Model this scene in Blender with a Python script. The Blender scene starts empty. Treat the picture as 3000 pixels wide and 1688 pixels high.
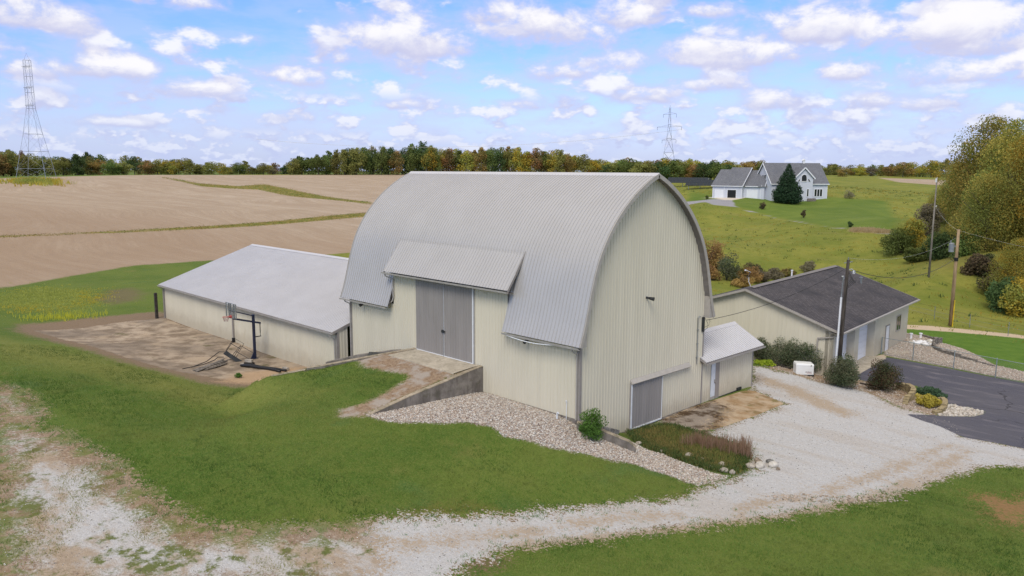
import bpy, math, random
import numpy as np
from mathutils import Vector, Matrix
S = bpy.context.scene
COL = S.collection
PI = math.pi
R = math.radians
# ---------------------------------------------------------------- camera
cam_d = bpy.data.cameras.new('camera'); cam = bpy.data.objects.new('camera', cam_d); COL.objects.link(cam)
cam_d.sensor_width = 36.0; cam_d.lens = 36.0*2302.8/3000; cam_d.clip_start = 0.5; cam_d.clip_end = 12000
def _cam():
    ya, pi_, ro = 2.3645, 0.1490, 0.0041
    F = Vector((math.cos(ya)*math.cos(pi_), math.sin(ya)*math.cos(pi_), -math.sin(pi_)))
    Rt = Vector((math.sin(ya), -math.cos(ya), 0)); U = Rt.cross(F)
    r2 = Rt*math.cos(ro)+U*math.sin(ro); u2 = U*math.cos(ro)-Rt*math.sin(ro)
    m = Matrix((r2, u2, -F)).transposed().to_4x4(); m.translation = (24.0853, -28.3227, 13.5345)
    cam.matrix_world = m
_cam()
S.camera = cam
S.cycles.use_denoising = True; S.cycles.denoising_prefilter = 'NONE'; S.cycles.sample_clamp_indirect = 4
S.view_settings.view_transform = 'Standard'; S.view_settings.look = 'None'; S.view_settings.gamma = 1
S.view_settings.use_curve_mapping = False
S.view_settings.exposure = 0.53
SUN_EL, SUN_AZ = R(48), R(-62)      # azimuth measured from +X, counter-clockwise
sun_d = bpy.data.lights.new('sun', 'SUN'); sun_d.energy = 1.5; sun_d.angle = R(26); sun_d.color = (1.0, .95, .86)
sun = bpy.data.objects.new('sun', sun_d); COL.objects.link(sun)
sun.rotation_euler = Vector((math.cos(SUN_AZ)*math.cos(SUN_EL), math.sin(SUN_AZ)*math.cos(SUN_EL), math.sin(SUN_EL))).to_track_quat('Z', 'Y').to_euler()
# surveyed ground heights (x, y, z) and outlines of the ground surfaces, in metres
TP=np.array([(-7.3,-7.2,1.75),(-7.3,-8.8,1.75),(-3.2,-3.8,1.42),(0.7,-2.2,1),(4.1,-1,0.45),(6.6,-1,0.25),(3.9,-8.4,0.5),(1.1,-14.2,0.8),(-2.7,-19.8,1.1),(-7.6,-22.7,1.4),(-18.2,-20.5,1.5),(-27.4,-18.6,1.45),(13.8,-1.1,0.3),(18,4,0),(15.8,13.6,-0.35),(7.2,-11.7,0.6),(-4.5,-12.3,1.4),(-12.8,-13.1,1.25),(-16.1,-7.1,0.9),(-19.7,-8.1,0.35),(-25.5,-8.5,0.15),(-30.6,-6.4,-0.25),(-45.6,-9,-0.25),(-52.8,-11.2,-0.15),(-50.9,-13.8,0.5),(-38.7,-16.3,1.2),(-29.7,-12.5,0.75),(-18.4,-14.3,1.3),(-43.4,-10.8,0.1),(6.3,5.3,0.05),(2.6,12.2,-0.05),(2.2,17.1,-0.1),(5.1,15.5,-0.2),(0.4,23.6,-0.3),(5.7,24.3,-0.8),(11.9,31.3,-0.9),(13.9,22.5,-0.75),(13.5,17.1,-0.5),(5.9,37.5,-0.95),(4.9,50.8,-1.2),(0.5,54.6,-1.3),(0.4,42,-0.9),(-66.8,-10.6,-0.2),(-72.6,0.7,-0.3),(-52.5,-5.5,-0.25),(-52.6,-0.6,-0.25),(-31,68.8,-1.8),(-35.2,86.5,-1.8),(-2,77.3,-0.8),(-16.1,72.4,-1.9),(-81.6,-7.5,-0.3),(-87.7,1.1,-0.3),(-93.6,11.3,-0.2),(-92.6,22,-0.2),(-51.4,124,2.61),(-49.6,90.7,0.67),(-7.8,73.8,0.91),(-19.7,115.1,2.96),(-2.1,83.7,2.8),(-44.5,159.6,4.47),(-104.5,286.4,9.85),(-134.9,360.4,11.61),(-63.4,165.9,5.21),(-67.3,178.4,7.17),(-75.7,172.2,6.71),(-90.2,162,6.53),(-84.9,145.3,5.48),(-108.6,171.6,7.55),(-64.5,134.1,2.99),(-30.1,138.1,4.43),(-67.7,236.2,7.43),(-50.5,262.3,7.39),(-123,1.3,2.84),(-134.4,76.5,3.26),(-235.5,25,7.09),(-176.5,49.2,4.6),(-266.3,46.9,9.42),(-329.4,124.2,10.72),(-296.4,193.9,10.85),(-226.3,96.9,6.17),(-174.5,97.3,4.33),(-171.9,11.6,4.35),(-230.4,45.5,6.88),(-325.4,93.3,10.8),(-299.1,38.3,9.3),(-254.1,245,11.08),(-151.1,215.2,8.48),(-128.9,264.1,9.69),(-199.5,156.4,5.82),(-143.9,36.4,3.21),(-225.6,109.2,6.58),(0,3.3,0),(0,8,0),(0,12,0),(0,17.2,-0.1),(0,0,1.15),(0,1.5,0.65),(-1,-0.3,1.44),(-4,-0.3,1.46),(-7,-0.3,1.47),(-7.2,-4,1.62),(-10,-12,1.7),(-13.5,-0.3,-0.2),(-16,0,-0.25),(-20,-1,-0.25),(-25,-1,-0.25),(-35,-1,-0.25),(-50,-1,-0.25),(-50,16,-0.3),(-30,10,-0.3),(-20,15,-0.3),(-10,14,-0.3),(-8,30,-0.9),(-11,40,-1.2),(2,24,-0.75),(2,34,-0.9),(0,43,-0.95),(-9,25,-0.6),(-13.5,-5.5,-0.2),(2.5,-0.8,0.75),(1.5,1.5,0.35),(3.5,1,0.1),(5,-3,0.35),(12,4,0),(10,12,-0.2),(-14.5,-9.5,0.25),(-12,-9.5,1.7),(24,-28,0.8),(60,-60,1),(0,-60,1.5),(-60,-60,1.8),(70,0,-0.3),(80,60,-1),(-90,-30,1),(-110,-60,2),(-60,110,0),(-90,150,2.5),(-20,90,-1.5),(-30,150,2),(40,70,-1.5),(120,100,0),(100,-100,2),(644,-28,6),(324,-28,4),(606.6,184.1,6),(305.9,74.6,4),(498.9,370.5,6),(253.8,164.8,4),(334,508.9,6),(174,231.8,4),(131.7,582.6,6),(76.1,267.4,4),(-83.7,582.6,6),(-286,508.9,6),(-450.9,370.5,6),(-558.6,184.1,6),(-596,-28,6),(-558.6,-240.1,6),(-257.9,-130.6,4),(-450.9,-426.5,6),(-205.8,-220.8,4),(-286,-564.9,6),(-126,-287.8,4),(-83.7,-638.6,6),(-28.1,-323.4,4),(131.7,-638.6,6),(76.1,-323.4,4),(334,-564.9,6),(174,-287.8,4),(498.9,-426.5,6),(253.8,-220.8,4),(606.6,-240.1,6),(305.9,-130.6,4)])
POLY={
'gravel':[(3.75,-8.27),(4.65,-6.44),(5.65,-4.57),(6.95,-2.32),(7.19,-1.23),(7.01,-0.03),(7.24,1.87),(7.29,3.54),(6.22,5.3),(5,6.38),(2.99,6.23),(2.91,7.05),(3.09,8.36),(3.05,9.51),(3.3,10.82),(3.4,13.67),(3.27,14.87),(1.01,15.66),(0.41,16.2),(-2.22,21.25),(-2.62,22.12),(-1.02,22.13),(0.31,22.32),(1.27,22.41),(1.98,22.54),(3.03,23.69),(3.76,23.7),(4.97,23.24),(7.09,21.38),(8.04,20.59),(9.74,20.7),(11.08,19.91),(12.18,17.21),(13.38,17.52),(14.92,17.73),(16.31,18.17),(16.98,14.67),(15.7,14.2),(14.85,13.41),(14.31,12.2),(13.81,9.59),(13.17,6.5),(12.04,3),(10.91,-0.77),(9.41,-3.33),(8.08,-5.91),(6.66,-8.67),(5.87,-10.35),(5.71,-12.1),(6.07,-13.01),(6.93,-14.29),(4.21,-17.32),(-1.72,-24.38),(-11.45,-22.49),(-26.92,-19.52),(-27.38,-18.62),(-24.51,-17.9),(-18.85,-18.26),(-17.28,-19.18),(-15.17,-18.55),(-12.02,-18.23),(-10.01,-17.92),(-7.16,-18.11),(-5.59,-18.1),(-4.39,-17.89),(-2.53,-17.73),(-0.88,-16.3),(0.64,-14.02),(1.08,-12.61)],
'worn':[(-29.61,-19.01),(-27.56,-18.58),(-24.87,-17.82),(-18.81,-18.21),(-12.25,-18.15),(-7.29,-18.06),(-4.47,-17.86),(-2.53,-17.73),(-0.88,-16.3),(0.72,-13.92),(2.32,-14.26),(4.21,-17.32),(-1.72,-24.38)],
'asphalt':[(2.35,27.57),(1.73,35.07),(6.1,34.88),(9.53,34.42),(11.23,34.24),(14.21,34.06),(18.21,15.19),(16.38,17.83),(14.92,17.73),(13.38,17.52),(12.18,17.21),(11.68,17.62),(10.67,18.41),(9.52,18.78),(8.55,19.39),(9.72,20.78),(10.09,20.95),(11.31,22.51),(11.55,23.62),(11.32,24.36),(9.06,24.34),(8.13,26.59),(6.28,27.85),(5.39,27.81),(3.46,26.4),(2.76,26.56)],
'rock':[(-7.1,-7.67),(-5.66,-7.31),(-4.24,-5.45),(-3.53,-4.16),(-2.35,-3.57),(-1.29,-3.93),(-0.25,-3.24),(0.66,-2.87),(1.67,-2.29),(3.2,-1.35),(3.78,-0.61),(5.34,-0.17),(6.89,-0.2),(7.19,2.15),(6.32,1.94),(3.22,2.53),(2.5,2.3),(1.5,2.39),(-1.31,2.8),(-2.08,2.26),(-2.07,1.3),(-7.1,-0.13),(-7.1,-0.75)],
'wedge':[(9.06,24.34),(11.32,24.36),(11.55,23.62),(11.31,22.51),(9.94,20.73),(9.22,22.49)],
'bed2':[(-0.94,47.1),(0.47,46.36),(1.66,45.49),(2.74,44.4),(4.81,43.12),(6.43,41.33),(8.18,38.84),(10.36,38.12),(12.52,37.88),(13.3,33.85),(11.15,34.58),(9.45,34.76),(6,35.22),(1.6,35.43),(1.12,35.93),(-0.28,43.83)],
'bed3':[(-3.57,23.39),(-1.02,22.13),(0.31,22.32),(1.27,22.41),(1.98,22.54),(3.03,23.69),(4.97,23.24),(7.09,21.38),(8.04,20.59),(9.76,20.72),(9.59,22.61),(8.43,24.97),(6.91,25.84),(5.44,27.6),(3.46,26.4),(2.76,26.56),(2.13,27.69),(-1.25,28.43),(-2.58,25.09)],
'conc':[(-49.91,-11.77),(-50.75,-5.08),(-50.27,-1.41),(-50.51,-0.95),(-24.54,-0.6),(-23.64,-1.78),(-23.14,-4.07),(-22.13,-6),(-24.27,-6.83),(-28.58,-8.28),(-34.08,-9.63),(-42.08,-10.37)],
'concm':[(-49.35,-13.19),(-55.08,-11.44),(-55.26,-7.58),(-53.82,0.3),(-24.52,0.07),(-22.99,-2.15),(-21.02,-5.18),(-20.85,-7.08),(-23.49,-8.5),(-27.45,-9.07),(-32.15,-10.47),(-39.19,-11.36)],
'slab':[(-0.04,6.97),(0.26,15.28),(0.57,16),(3.27,14.87),(3.33,11.32),(3.09,8.36),(2.61,7.07),(1.47,6.54)],
'debris':[(-0.14,3.87),(-0.04,6.97),(0.12,11.8),(1.33,11.67),(2.51,8.95),(2.8,7.23),(2.77,4.6),(1.27,3.45)],
'sedum':[(-0.11,3.97),(0.41,6.17),(1.29,6.71),(3.66,6.36),(5.79,5.97),(7.11,3.66),(7.23,2.5),(6.22,2.12),(3.22,2.53),(2.43,2.4),(1.41,2.69)],
'rampdirt':[(-23.42,-4.05),(-23.91,-1.15),(-23.86,0.22),(-23.96,8.45),(-7.09,0.25),(-7.12,-1.99),(-7.1,-7.34),(-6.91,-7.8),(-7.81,-8.79),(-8.56,-7.97),(-8.35,-6.23),(-8.77,-4.67),(-9.04,-3.57),(-9.73,-3.12),(-12.6,-3.75),(-21.78,-1.03),(-21.11,-5.27)],
'apron':[(2.35,27.57),(1.73,35.07),(1.12,35.93),(0.98,34.42),(1.29,26.18),(2.49,24.53)],
'field':[(-81.52,-9.53),(-81.63,-7.51),(-87.72,1.08),(-93.62,11.25),(-92.56,21.99),(-88,30.06),(-85.28,42.5),(-92.97,68.31),(-127.77,120.91),(-144.09,176.77),(-224.35,287.82),(-260.95,251.69),(-301.92,197.71),(-335.01,126.64),(-321.77,78.76),(-329.34,44.64),(-323.1,36.82)],
'strip1':[(-122.48,-1.55),(-123.01,1.32),(-124.96,14.41),(-127.96,30.16),(-129.71,52.15),(-136.03,80.48),(-127.14,76.28),(-123.61,48.92),(-123.73,28.49),(-122.08,13.56),(-120.61,0.81),(-120.14,-2.01)],
'strip2':[(-295.7,92.82),(-257.26,90.69),(-244.88,99.73),(-250.56,112.71),(-226.62,110.28),(-185.47,104.23),(-169.14,104.25),(-159.14,97.37),(-175.85,98.13),(-199.44,95.16),(-230.25,99.8),(-237.67,91.49),(-245.44,85.63),(-286.58,89.34)],
'brightlawn':[(-2.2,49.31),(0.09,50.44),(6.87,53.72),(9.19,55.21),(12.52,37.88),(10.36,38.12),(8.18,38.84),(6.43,41.33),(4.81,43.12),(2.74,44.4),(1.66,45.49),(0.47,46.36),(-0.67,44.95)],
'path':[(-2.99,51.58),(-0.78,53.17),(6.49,55.44),(8.91,56.69),(9.23,55),(6.92,53.51),(0.09,50.44),(-2.13,49.11)],
'houselawn':[(-105.24,171.29),(-90.64,162.72),(-66.5,176.61),(-52.3,180.55),(-32,132.66),(-28.21,117.35),(-42.56,121.9),(-56.62,134.44),(-65.14,139.77),(-73.76,142.5),(-96.46,157.98)],
'hdrive':[(-101,159.47),(-90.57,160.57),(-84.06,159.64),(-73.39,142.34),(-62.89,138.89),(-50.19,129.06),(-42.66,122.26),(-28.37,116.22),(-19.19,117.68),(-18.78,116.36),(-27.98,115.19),(-42.08,120.84),(-49.05,126.68),(-62.14,137.48),(-72.98,141.16),(-78.17,140.26),(-99.41,157.14)],
'hpad':[(-95.94,161.81),(-91.63,162.27),(-81.81,163.73),(-83.83,159.25),(-90.57,160.57)],
'tan':[(-36.12,118.96),(-32.62,119.51),(-28.1,117.36),(-28.37,116.22),(-34.55,116.72)],
'brownmeadow':[(-24.66,112.32),(-19.69,115.09),(-8.07,91.68),(-4.34,81.24),(-8.14,82.23),(-17.97,102.18)],
'farfield':[(-110.47,325.94),(-82.78,328.22),(-71.47,281.99),(-88.86,290.09)],
'sand':[(-25.93,-4.63),(-24.61,-0.69),(-22.61,-4.35),(-21.8,-6.17),(-23.81,-7.49)],
'mound':[(-65.41,-2.08),(-72.03,1.28),(-72.55,3.69),(-66.75,3.28),(-62.51,0.96),(-61.55,-1.72)],
'weeds':[(-74.59,-8.97),(-81.24,-4.12),(-74,-0.67),(-65.24,-1.9),(-59.84,-5.11),(-62.27,-8.67),(-66.79,-10.58)],
'dirtBR':[(15.36,7.9),(15.64,8.81),(16.44,8.64),(16.73,10.13),(17.69,8.51),(17.65,5.96),(16.75,5.85)],
'dirtBC':[(5.23,-12.29),(5.53,-11.17),(6.17,-10.81),(6.42,-11.84),(6.22,-12.85)],
'bank':[(-45.64,-15.77),(-39.72,-12.9),(-30.36,-10.2),(-21.43,-8.55),(-12.12,-7.84),(-13.93,-9.26),(-19.12,-11.9),(-28.03,-13.61),(-36.04,-17.6)],
'trk1':[(5.26,-7.21),(7.15,-4.14),(7.87,-3.11),(8.11,-3.7),(7.18,-5.28),(5.97,-7.62)],
'trk2':[(5.53,-10.02),(7.82,-5.55),(10.65,-0.25),(11.98,4.19),(12.67,8.59),(12.88,13.19),(13.1,14.57),(13.43,11.81),(13.12,7.69),(12.21,3.61),(10.89,-0.74),(8.07,-5.88),(5.83,-10.32)],
'trk3':[(8.97,-0.87),(10.59,3.35),(11.43,8.72),(11.89,14.89),(12.33,15.04),(12.04,9.14),(11.15,3.75),(9.39,-1.33)],
'trk4':[(-0.92,19.91),(1.71,19.5),(4.66,17.91),(7.01,16.66),(6.67,15.56),(4.55,15.81),(1.85,17.34),(-0.48,18.42)],
'trk5':[(2.48,-13.68),(4.14,-10.38),(5.61,-7.6),(6.2,-7.12),(4.63,-10.83),(3.44,-13.65)],
'dryA':[(1.34,-11.66),(1.86,-9.58),(3.33,-8.23),(3.69,-8.21),(2.46,-10.59),(1.43,-12.19)],
}
CLOUDS=[(2.8947,0.1547,0.0564,0.0195,1),(2.9063,0.1637,0.0434,0.0174,0.9),(2.8438,0.1062,0.0434,0.0156,1),(2.8067,0.1065,0.0261,0.0174,1),(2.8830,0.1021,0.0521,0.0130,0.8),(2.9096,0.1211,0.0478,0.0195,0.5),(2.7294,0.0884,0.0413,0.0130,0.95),(2.6528,0.1078,0.0261,0.0122,0.8),(2.6137,0.1052,0.0347,0.0130,0.7),(2.4991,0.1517,0.0651,0.0269,1.15),(2.5236,0.1569,0.0347,0.0217,1.0),(2.5527,0.1346,0.0868,0.0217,0.6),(2.4369,0.1509,0.0478,0.0217,0.7),(2.5107,0.1920,0.0391,0.0130,0.5),(2.7389,0.1836,0.0347,0.0087,0.7),(2.3867,0.1848,0.0391,0.0195,0.9),(2.3239,0.1674,0.0782,0.0282,1.0),(2.2821,0.1593,0.0651,0.0217,0.8),(2.2289,0.1819,0.0478,0.0239,0.9),(2.2565,0.1274,0.0695,0.0152,0.6),(2.3024,0.1176,0.0478,0.0122,0.8),(2.1187,0.1403,0.0651,0.0217,1.0),(2.0793,0.1333,0.0868,0.0217,0.95),(2.1364,0.1849,0.0434,0.0109,0.75),(2.0054,0.1582,0.0695,0.0261,1.1),(1.9476,0.1476,0.0521,0.0239,0.9),(1.8672,0.1475,0.0695,0.0304,1.15),(1.8344,0.1330,0.0391,0.0217,1.0),(1.9735,0.1103,0.0304,0.0152,0.9),(1.8798,0.1006,0.0564,0.0165,0.9),(1.8319,0.1017,0.0651,0.0174,0.9),(1.8081,0.1106,0.0347,0.0152,0.9),(2.1250,0.0994,0.0391,0.0122,0.9),(2.0498,0.0801,0.0326,0.0143,1.0),(2.1976,0.0905,0.0521,0.0130,0.9),(2.3400,0.0789,0.0434,0.0087,0.8),(1.9960,0.0595,0.0261,0.0087,0.8),(1.9429,0.0773,0.0391,0.0096,0.8),(1.8878,0.0737,0.0434,0.0109,0.8),(2.5004,0.0776,0.0347,0.0078,0.85),(2.7155,0.0688,0.0261,0.0069,0.7),(2.8240,0.0503,0.0434,0.0069,0.8),(2.7951,0.0700,0.0261,0.0087,0.6),(2.6311,0.0610,0.0304,0.0078,0.7),(2.8757,0.0704,0.0521,0.0109,0.5),(1.8377,0.0576,0.0217,0.0069,0.7)]
# ---------------------------------------------------------------- node helper
class NT:
    def __init__(s, tree): s.t = tree; s.n = tree.nodes; s.l = tree.links
    def new(s, typ, **kw):
        n = s.n.new(typ)
        for k, v in kw.items(): setattr(n, k, v)
        return n
    def link(s, a, b):
        s.l.new(a, b)
    def put(s, sock, v):
        if isinstance(v, bpy.types.NodeSocket): s.l.new(v, sock)
        elif isinstance(v, (tuple, list)) and len(v) == 3 and sock.type == 'RGBA': sock.default_value = (*v, 1)
        else: sock.default_value = v
    def math(s, op, a, b=None, c=None, clamp=False):
        n = s.new('ShaderNodeMath', operation=op); n.use_clamp = clamp
        s.put(n.inputs[0], a)
        if b is not None: s.put(n.inputs[1], b)
        if c is not None: s.put(n.inputs[2], c)
        return n.outputs[0]
    def mix(s, f, a, b, mode='MIX'):
        n = s.new('ShaderNodeMix', data_type='RGBA', blend_type=mode); n.clamp_factor = True
        s.put(n.inputs[0], f); s.put(n.inputs[6], a); s.put(n.inputs[7], b); return n.outputs[2]
    def rng(s, v, a, b, c=0.0, d=1.0, smooth=True):
        n = s.new('ShaderNodeMapRange', interpolation_type='SMOOTHSTEP' if smooth else 'LINEAR')
        s.put(n.inputs[0], v)
        for i, q in enumerate((a, b, c, d)): s.put(n.inputs[i+1], q)
        return n.outputs[0]
    def noise(s, vec, scale, detail=4, rough=.55, dist=0.0):
        n = s.new('ShaderNodeTexNoise'); s.put(n.inputs['Vector'], vec); n.inputs['Scale'].default_value = scale
        n.inputs['Detail'].default_value = detail; n.inputs['Roughness'].default_value = rough; n.inputs['Distortion'].default_value = dist
        return n.outputs[0]
    def vor(s, vec, scale, feat='F1', out=0):
        n = s.new('ShaderNodeTexVoronoi', feature=feat); s.put(n.inputs['Vector'], vec); n.inputs['Scale'].default_value = scale
        return n.outputs[out]
    def mapping(s, vec, loc=(0,0,0), rot=(0,0,0), scale=(1,1,1)):
        n = s.new('ShaderNodeMapping'); s.put(n.inputs[0], vec); n.inputs[1].default_value = loc
        n.inputs[2].default_value = rot; n.inputs[3].default_value = scale; return n.outputs[0]
    def attr(s, name, out=2):
        n = s.new('ShaderNodeAttribute', attribute_name=name); return n.outputs[out]
# ---------------------------------------------------------------- world: blue sky with cumulus
W = bpy.data.worlds.new('World'); S.world = W; W.use_nodes = True
def make_world():
    t = NT(W.node_tree); t.n.clear()
    sky = t.new('ShaderNodeTexSky', sky_type='NISHITA'); sky.sun_disc = False
    sky.sun_elevation = SUN_EL; sky.sun_rotation = PI/2-SUN_AZ; sky.air_density = 1.0; sky.dust_density = .6; sky.ozone_density = 3.0
    geo = t.new('ShaderNodeTexCoord').outputs['Generated']
    sep = t.new('ShaderNodeSeparateXYZ'); t.link(geo, sep.inputs[0]); x, y, z = sep.outputs
    az = t.math('ARCTAN2', y, x); hor = t.math('SQRT', t.math('ADD', t.math('MULTIPLY', x, x), t.math('MULTIPLY', y, y)))
    el = t.math('ARCTAN2', z, hor)
    cmb = t.new('ShaderNodeCombineXYZ'); t.link(az, cmb.inputs[0]); t.link(t.math('MULTIPLY', el, 1.6), cmb.inputs[1]); ae = cmb.outputs[0]
    n1 = t.noise(ae, 17, 7, .60, .25); n2 = t.noise(t.mapping(ae, loc=(3, 0, 5)), 55, 4, .6)
    # individual big clouds
    dens = None; top = None
    for (a, e, rx, ry, k) in CLOUDS:
        dx = t.math('DIVIDE', t.math('SUBTRACT', az, a), rx*1.15)
        dy = t.math('DIVIDE', t.math('SUBTRACT', el, e), ry*1.25)
        # flat base: below the centre the cloud ends sooner
        dyb = t.math('MAXIMUM', dy, t.math('MULTIPLY', dy, -1.7))
        r = t.math('SQRT', t.math('ADD', t.math('MULTIPLY', dx, dx), t.math('MULTIPLY', dyb, dyb)))
        m = t.math('MULTIPLY', t.math('MINIMUM', t.math('SUBTRACT', 1.45, r), 1.0), k)
        if dens is None: dens = m; top = dy
        else:
            w = t.rng(t.math('SUBTRACT', m, dens), -.25, .25)
            mm = t.new('ShaderNodeMix', data_type='FLOAT'); t.put(mm.inputs[0], w); t.put(mm.inputs[2], top); t.put(mm.inputs[3], dy); top = mm.outputs[0]
            dens = t.math('SMOOTH_MAX', dens, m, .25)
    # rows of small cumulus, smaller and closer together towards the horizon
    puff = None; plit = None
    for (sx, sy, off, lo, hi, thr) in ((34, 62, 0, (-.01, .01), (.035, .055), .445), (20, 37, 3.7, (.022, .045), (.078, .10), .465), (13, 25, 8.1, (.07, .10), (.30, .5), .50)):
        v = t.new('ShaderNodeCombineXYZ'); t.link(t.math('MULTIPLY', az, sx), v.inputs[0]); t.link(t.math('MULTIPLY', el, sy), v.inputs[1]); v.inputs[2].default_value = off
        a_ = t.noise(v.outputs[0], 1.0, 5, .55, .1); b_ = t.noise(t.mapping(v.outputs[0], loc=(0, .42, 0)), 1.0, 3, .55, .1)
        w = t.math('MULTIPLY', t.rng(el, *lo), t.rng(el, hi[0], hi[1], 1, 0)); mk_ = t.math('MULTIPLY', t.rng(a_, thr, thr+.13), w)
        li = t.rng(t.math('SUBTRACT', a_, b_), -.06, .10)
        if puff is None: puff = mk_; plit = t.math('MULTIPLY', li, mk_)
        else: puff = t.math('MAXIMUM', puff, mk_); plit = t.math('MAXIMUM', plit, t.math('MULTIPLY', li, mk_))
    nn = t.math('ADD', t.math('MULTIPLY', t.math('SUBTRACT', n1, .5), 2.5), t.math('MULTIPLY', t.math('SUBTRACT', n2, .5), .55))
    dd = t.math('ADD', dens, nn)
    big = t.rng(dd, .12, .95); core = t.rng(dd, .45, 1.15)
    # sky colour
    skyc = t.mix(1.0, sky.outputs[0], (1, 1, 1), 'MULTIPLY')
    tint = t.mix(t.rng(el, 0.0, .26, smooth=False), SKY_LOW, SKY_HIGH)
    base = t.mix(1.0, skyc, tint, 'MULTIPLY')
    veil = t.rng(t.noise(t.mapping(ae, scale=(1, 2.2, 1)), 9, 4, .6), .38, .62)
    c = t.mix(t.math('MULTIPLY', veil, t.rng(el, .0, .2, .6, .25)), base, CL_MID)
    c = t.mix(t.math('MULTIPLY', puff, .88), c, t.mix(plit, CL_BASE, CL_WHITE))
    lit = t.math('MULTIPLY', t.rng(t.math('ADD', top, t.math('MULTIPLY', nn, .6)), -.40, .45), core)
    bc = t.mix(lit, CL_BASE, CL_WHITE)
    c = t.mix(t.math('MULTIPLY', big, t.math('ADD', .72, t.math('MULTIPLY', core, .26))), c, bc)
    c = t.mix(t.math('MULTIPLY', t.rng(el, .12, -.02), .62), c, CL_HAZE)
    # unseen warm cloud deck overhead, added to whiten and soften the light
    c = t.mix(t.math('MULTIPLY', t.rng(el, .24, .6), .8), c, CL_FILL_DECK)
    bg = t.new('ShaderNodeBackground'); t.put(bg.inputs[0], c); bg.inputs[1].default_value = .1
    out = t.new('ShaderNodeOutputWorld'); t.link(bg.outputs[0], out.inputs[0])
SKY_LOW, SKY_HIGH = (.86, .84, 1.22), (.70, .96, 1.40)
CL_WHITE, CL_MID, CL_BASE, CL_HAZE, CL_FILL_DECK = (6.9, 6.8, 7.0), (4.5, 4.8, 6.5), (4.2, 4.3, 5.9), (3.55, 4.35, 6.5), (6.7, 6.1, 5.4)
make_world()
W.cycles.sampling_method = 'MANUAL'; W.cycles.sample_map_resolution = 512
# ---------------------------------------------------------------- materials
MATS = {}
def new_mat(name):
    m = bpy.data.materials.new(name); m.use_nodes = True; t = NT(m.node_tree); t.n.clear()
    out = t.new('ShaderNodeOutputMaterial'); b = t.new('ShaderNodeBsdfPrincipled'); t.link(b.outputs[0], out.inputs[0])
    MATS[name] = m; return m, t, b, out
def bumpn(t, b, h, dist=.02, strength=.5):
    n = t.new('ShaderNodeBump'); n.inputs['Distance'].default_value = dist; n.inputs['Strength'].default_value = strength
    t.put(n.inputs['Height'], h); t.link(n.outputs[0], b.inputs['Normal'])
def simple(name, col, rough=.6, metal=0.0, var=.12, scale=3.0, spec=.4, bump=0.0, bscale=30, col2=None, streak=False):
    m, t, b, o = new_mat(name)
    pos = t.new('ShaderNodeTexCoord').outputs['Object']
    v = t.mapping(pos, scale=(1, 1, .12)) if streak else pos
    n = t.noise(v, scale, 5, .6)
    c2 = col2 or tuple(max(0, c*(1-2.2*var)) for c in col)
    c = t.mix(t.rng(n, .3, .7), c2, tuple(min(1, x*(1+var*.4)) for x in col))
    t.put(b.inputs['Base Color'], c); b.inputs['Roughness'].default_value = rough; b.inputs['Metallic'].default_value = metal
    b.inputs['Specular IOR Level'].default_value = spec
    if bump: bumpn(t, b, t.noise(pos, bscale, 5, .6), bump, .6)
    return m
CREAM = (.645, .60, .475)
simple('siding_cream', CREAM, .5, var=.03, scale=1.2, streak=True, col2=(.61, .567, .448))
def siding_dirt():
    m = MATS['siding_cream']; t = NT(m.node_tree); bs = [n for n in t.n if n.type == 'BSDF_PRINCIPLED'][0]; src = bs.inputs['Base Color'].links[0].from_socket
    sp = t.new('ShaderNodeSeparateXYZ'); pos = t.new('ShaderNodeNewGeometry').outputs['Position']; t.link(pos, sp.inputs[0])
    z = t.math('ADD', sp.outputs[2], t.math('MULTIPLY', t.noise(pos, 1.4, 4, .6), -1.3)); f = t.math('MULTIPLY', t.rng(z, .55, -.7), .4)
    c = t.mix(f, src, (.30, .24, .16)); r = t.noise(t.mapping(pos, scale=(3.5, 3.5, .06)), 1.0, 4, .7); c = t.mix(t.rng(r, .55, .8, 0, .22), c, (.38, .35, .28)); t.link(c, bs.inputs['Base Color'])
siding_dirt()
simple('siding_grey', (.285, .265, .25), .55, var=.06, scale=1.5, streak=True)
simple('trim_grey', (.30, .275, .255), .45, var=.05)
simple('trim_tan', (.40, .37, .33), .45, var=.05)
simple('trim_white', (.74, .76, .78), .45, var=.04)
simple('roof_metal', (.455, .442, .43), .33, .15, var=.03, scale=.5, spec=.5, col2=(.435, .422, .41))
simple('roof_metal_light', (.56, .552, .56), .33, .1, var=.03, scale=.5, spec=.5, col2=(.53, .522, .53))
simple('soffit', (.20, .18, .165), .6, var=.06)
simple('gutter', (.42, .40, .37), .4, var=.08)
simple('door_white', (.66, .70, .74), .45, var=.04)
simple('glass_dark', (.02, .025, .03), .08, spec=.6, var=.1)
simple('black', (.012, .012, .013), .5, var=.1)
simple('dark_metal', (.05, .055, .06), .45, .5, var=.2)
simple('galv', (.36, .38, .39), .4, .7, var=.15)
simple('fence_metal', (.30, .35, .36), .45, .5, var=.1)
simple('navy', (.015, .022, .055), .4, var=.1)
simple('rim_red', (.50, .10, .085), .5, var=.1)
simple('net', (.35, .2, .2), .8)
simple('white_paint', (.80, .80, .80), .4, var=.03)
simple('gen_white', (.78, .78, .76), .4, var=.03)
simple('letter_red', (.30, .03, .03), .5, var=0)
simple('letter_dark', (.08, .03, .04), .5, var=0)
simple('letter_white', (.7, .7, .7), .5, var=0)
simple('pole_dark', (.075, .062, .05), .85, var=.35, scale=6, bump=.02, streak=True)
simple('pole_grey', (.27, .24, .20), .85, var=.25, scale=6, bump=.02, streak=True)
simple('pole_tan', (.36, .25, .14), .85, var=.25, scale=5, bump=.02, streak=True)
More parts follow.
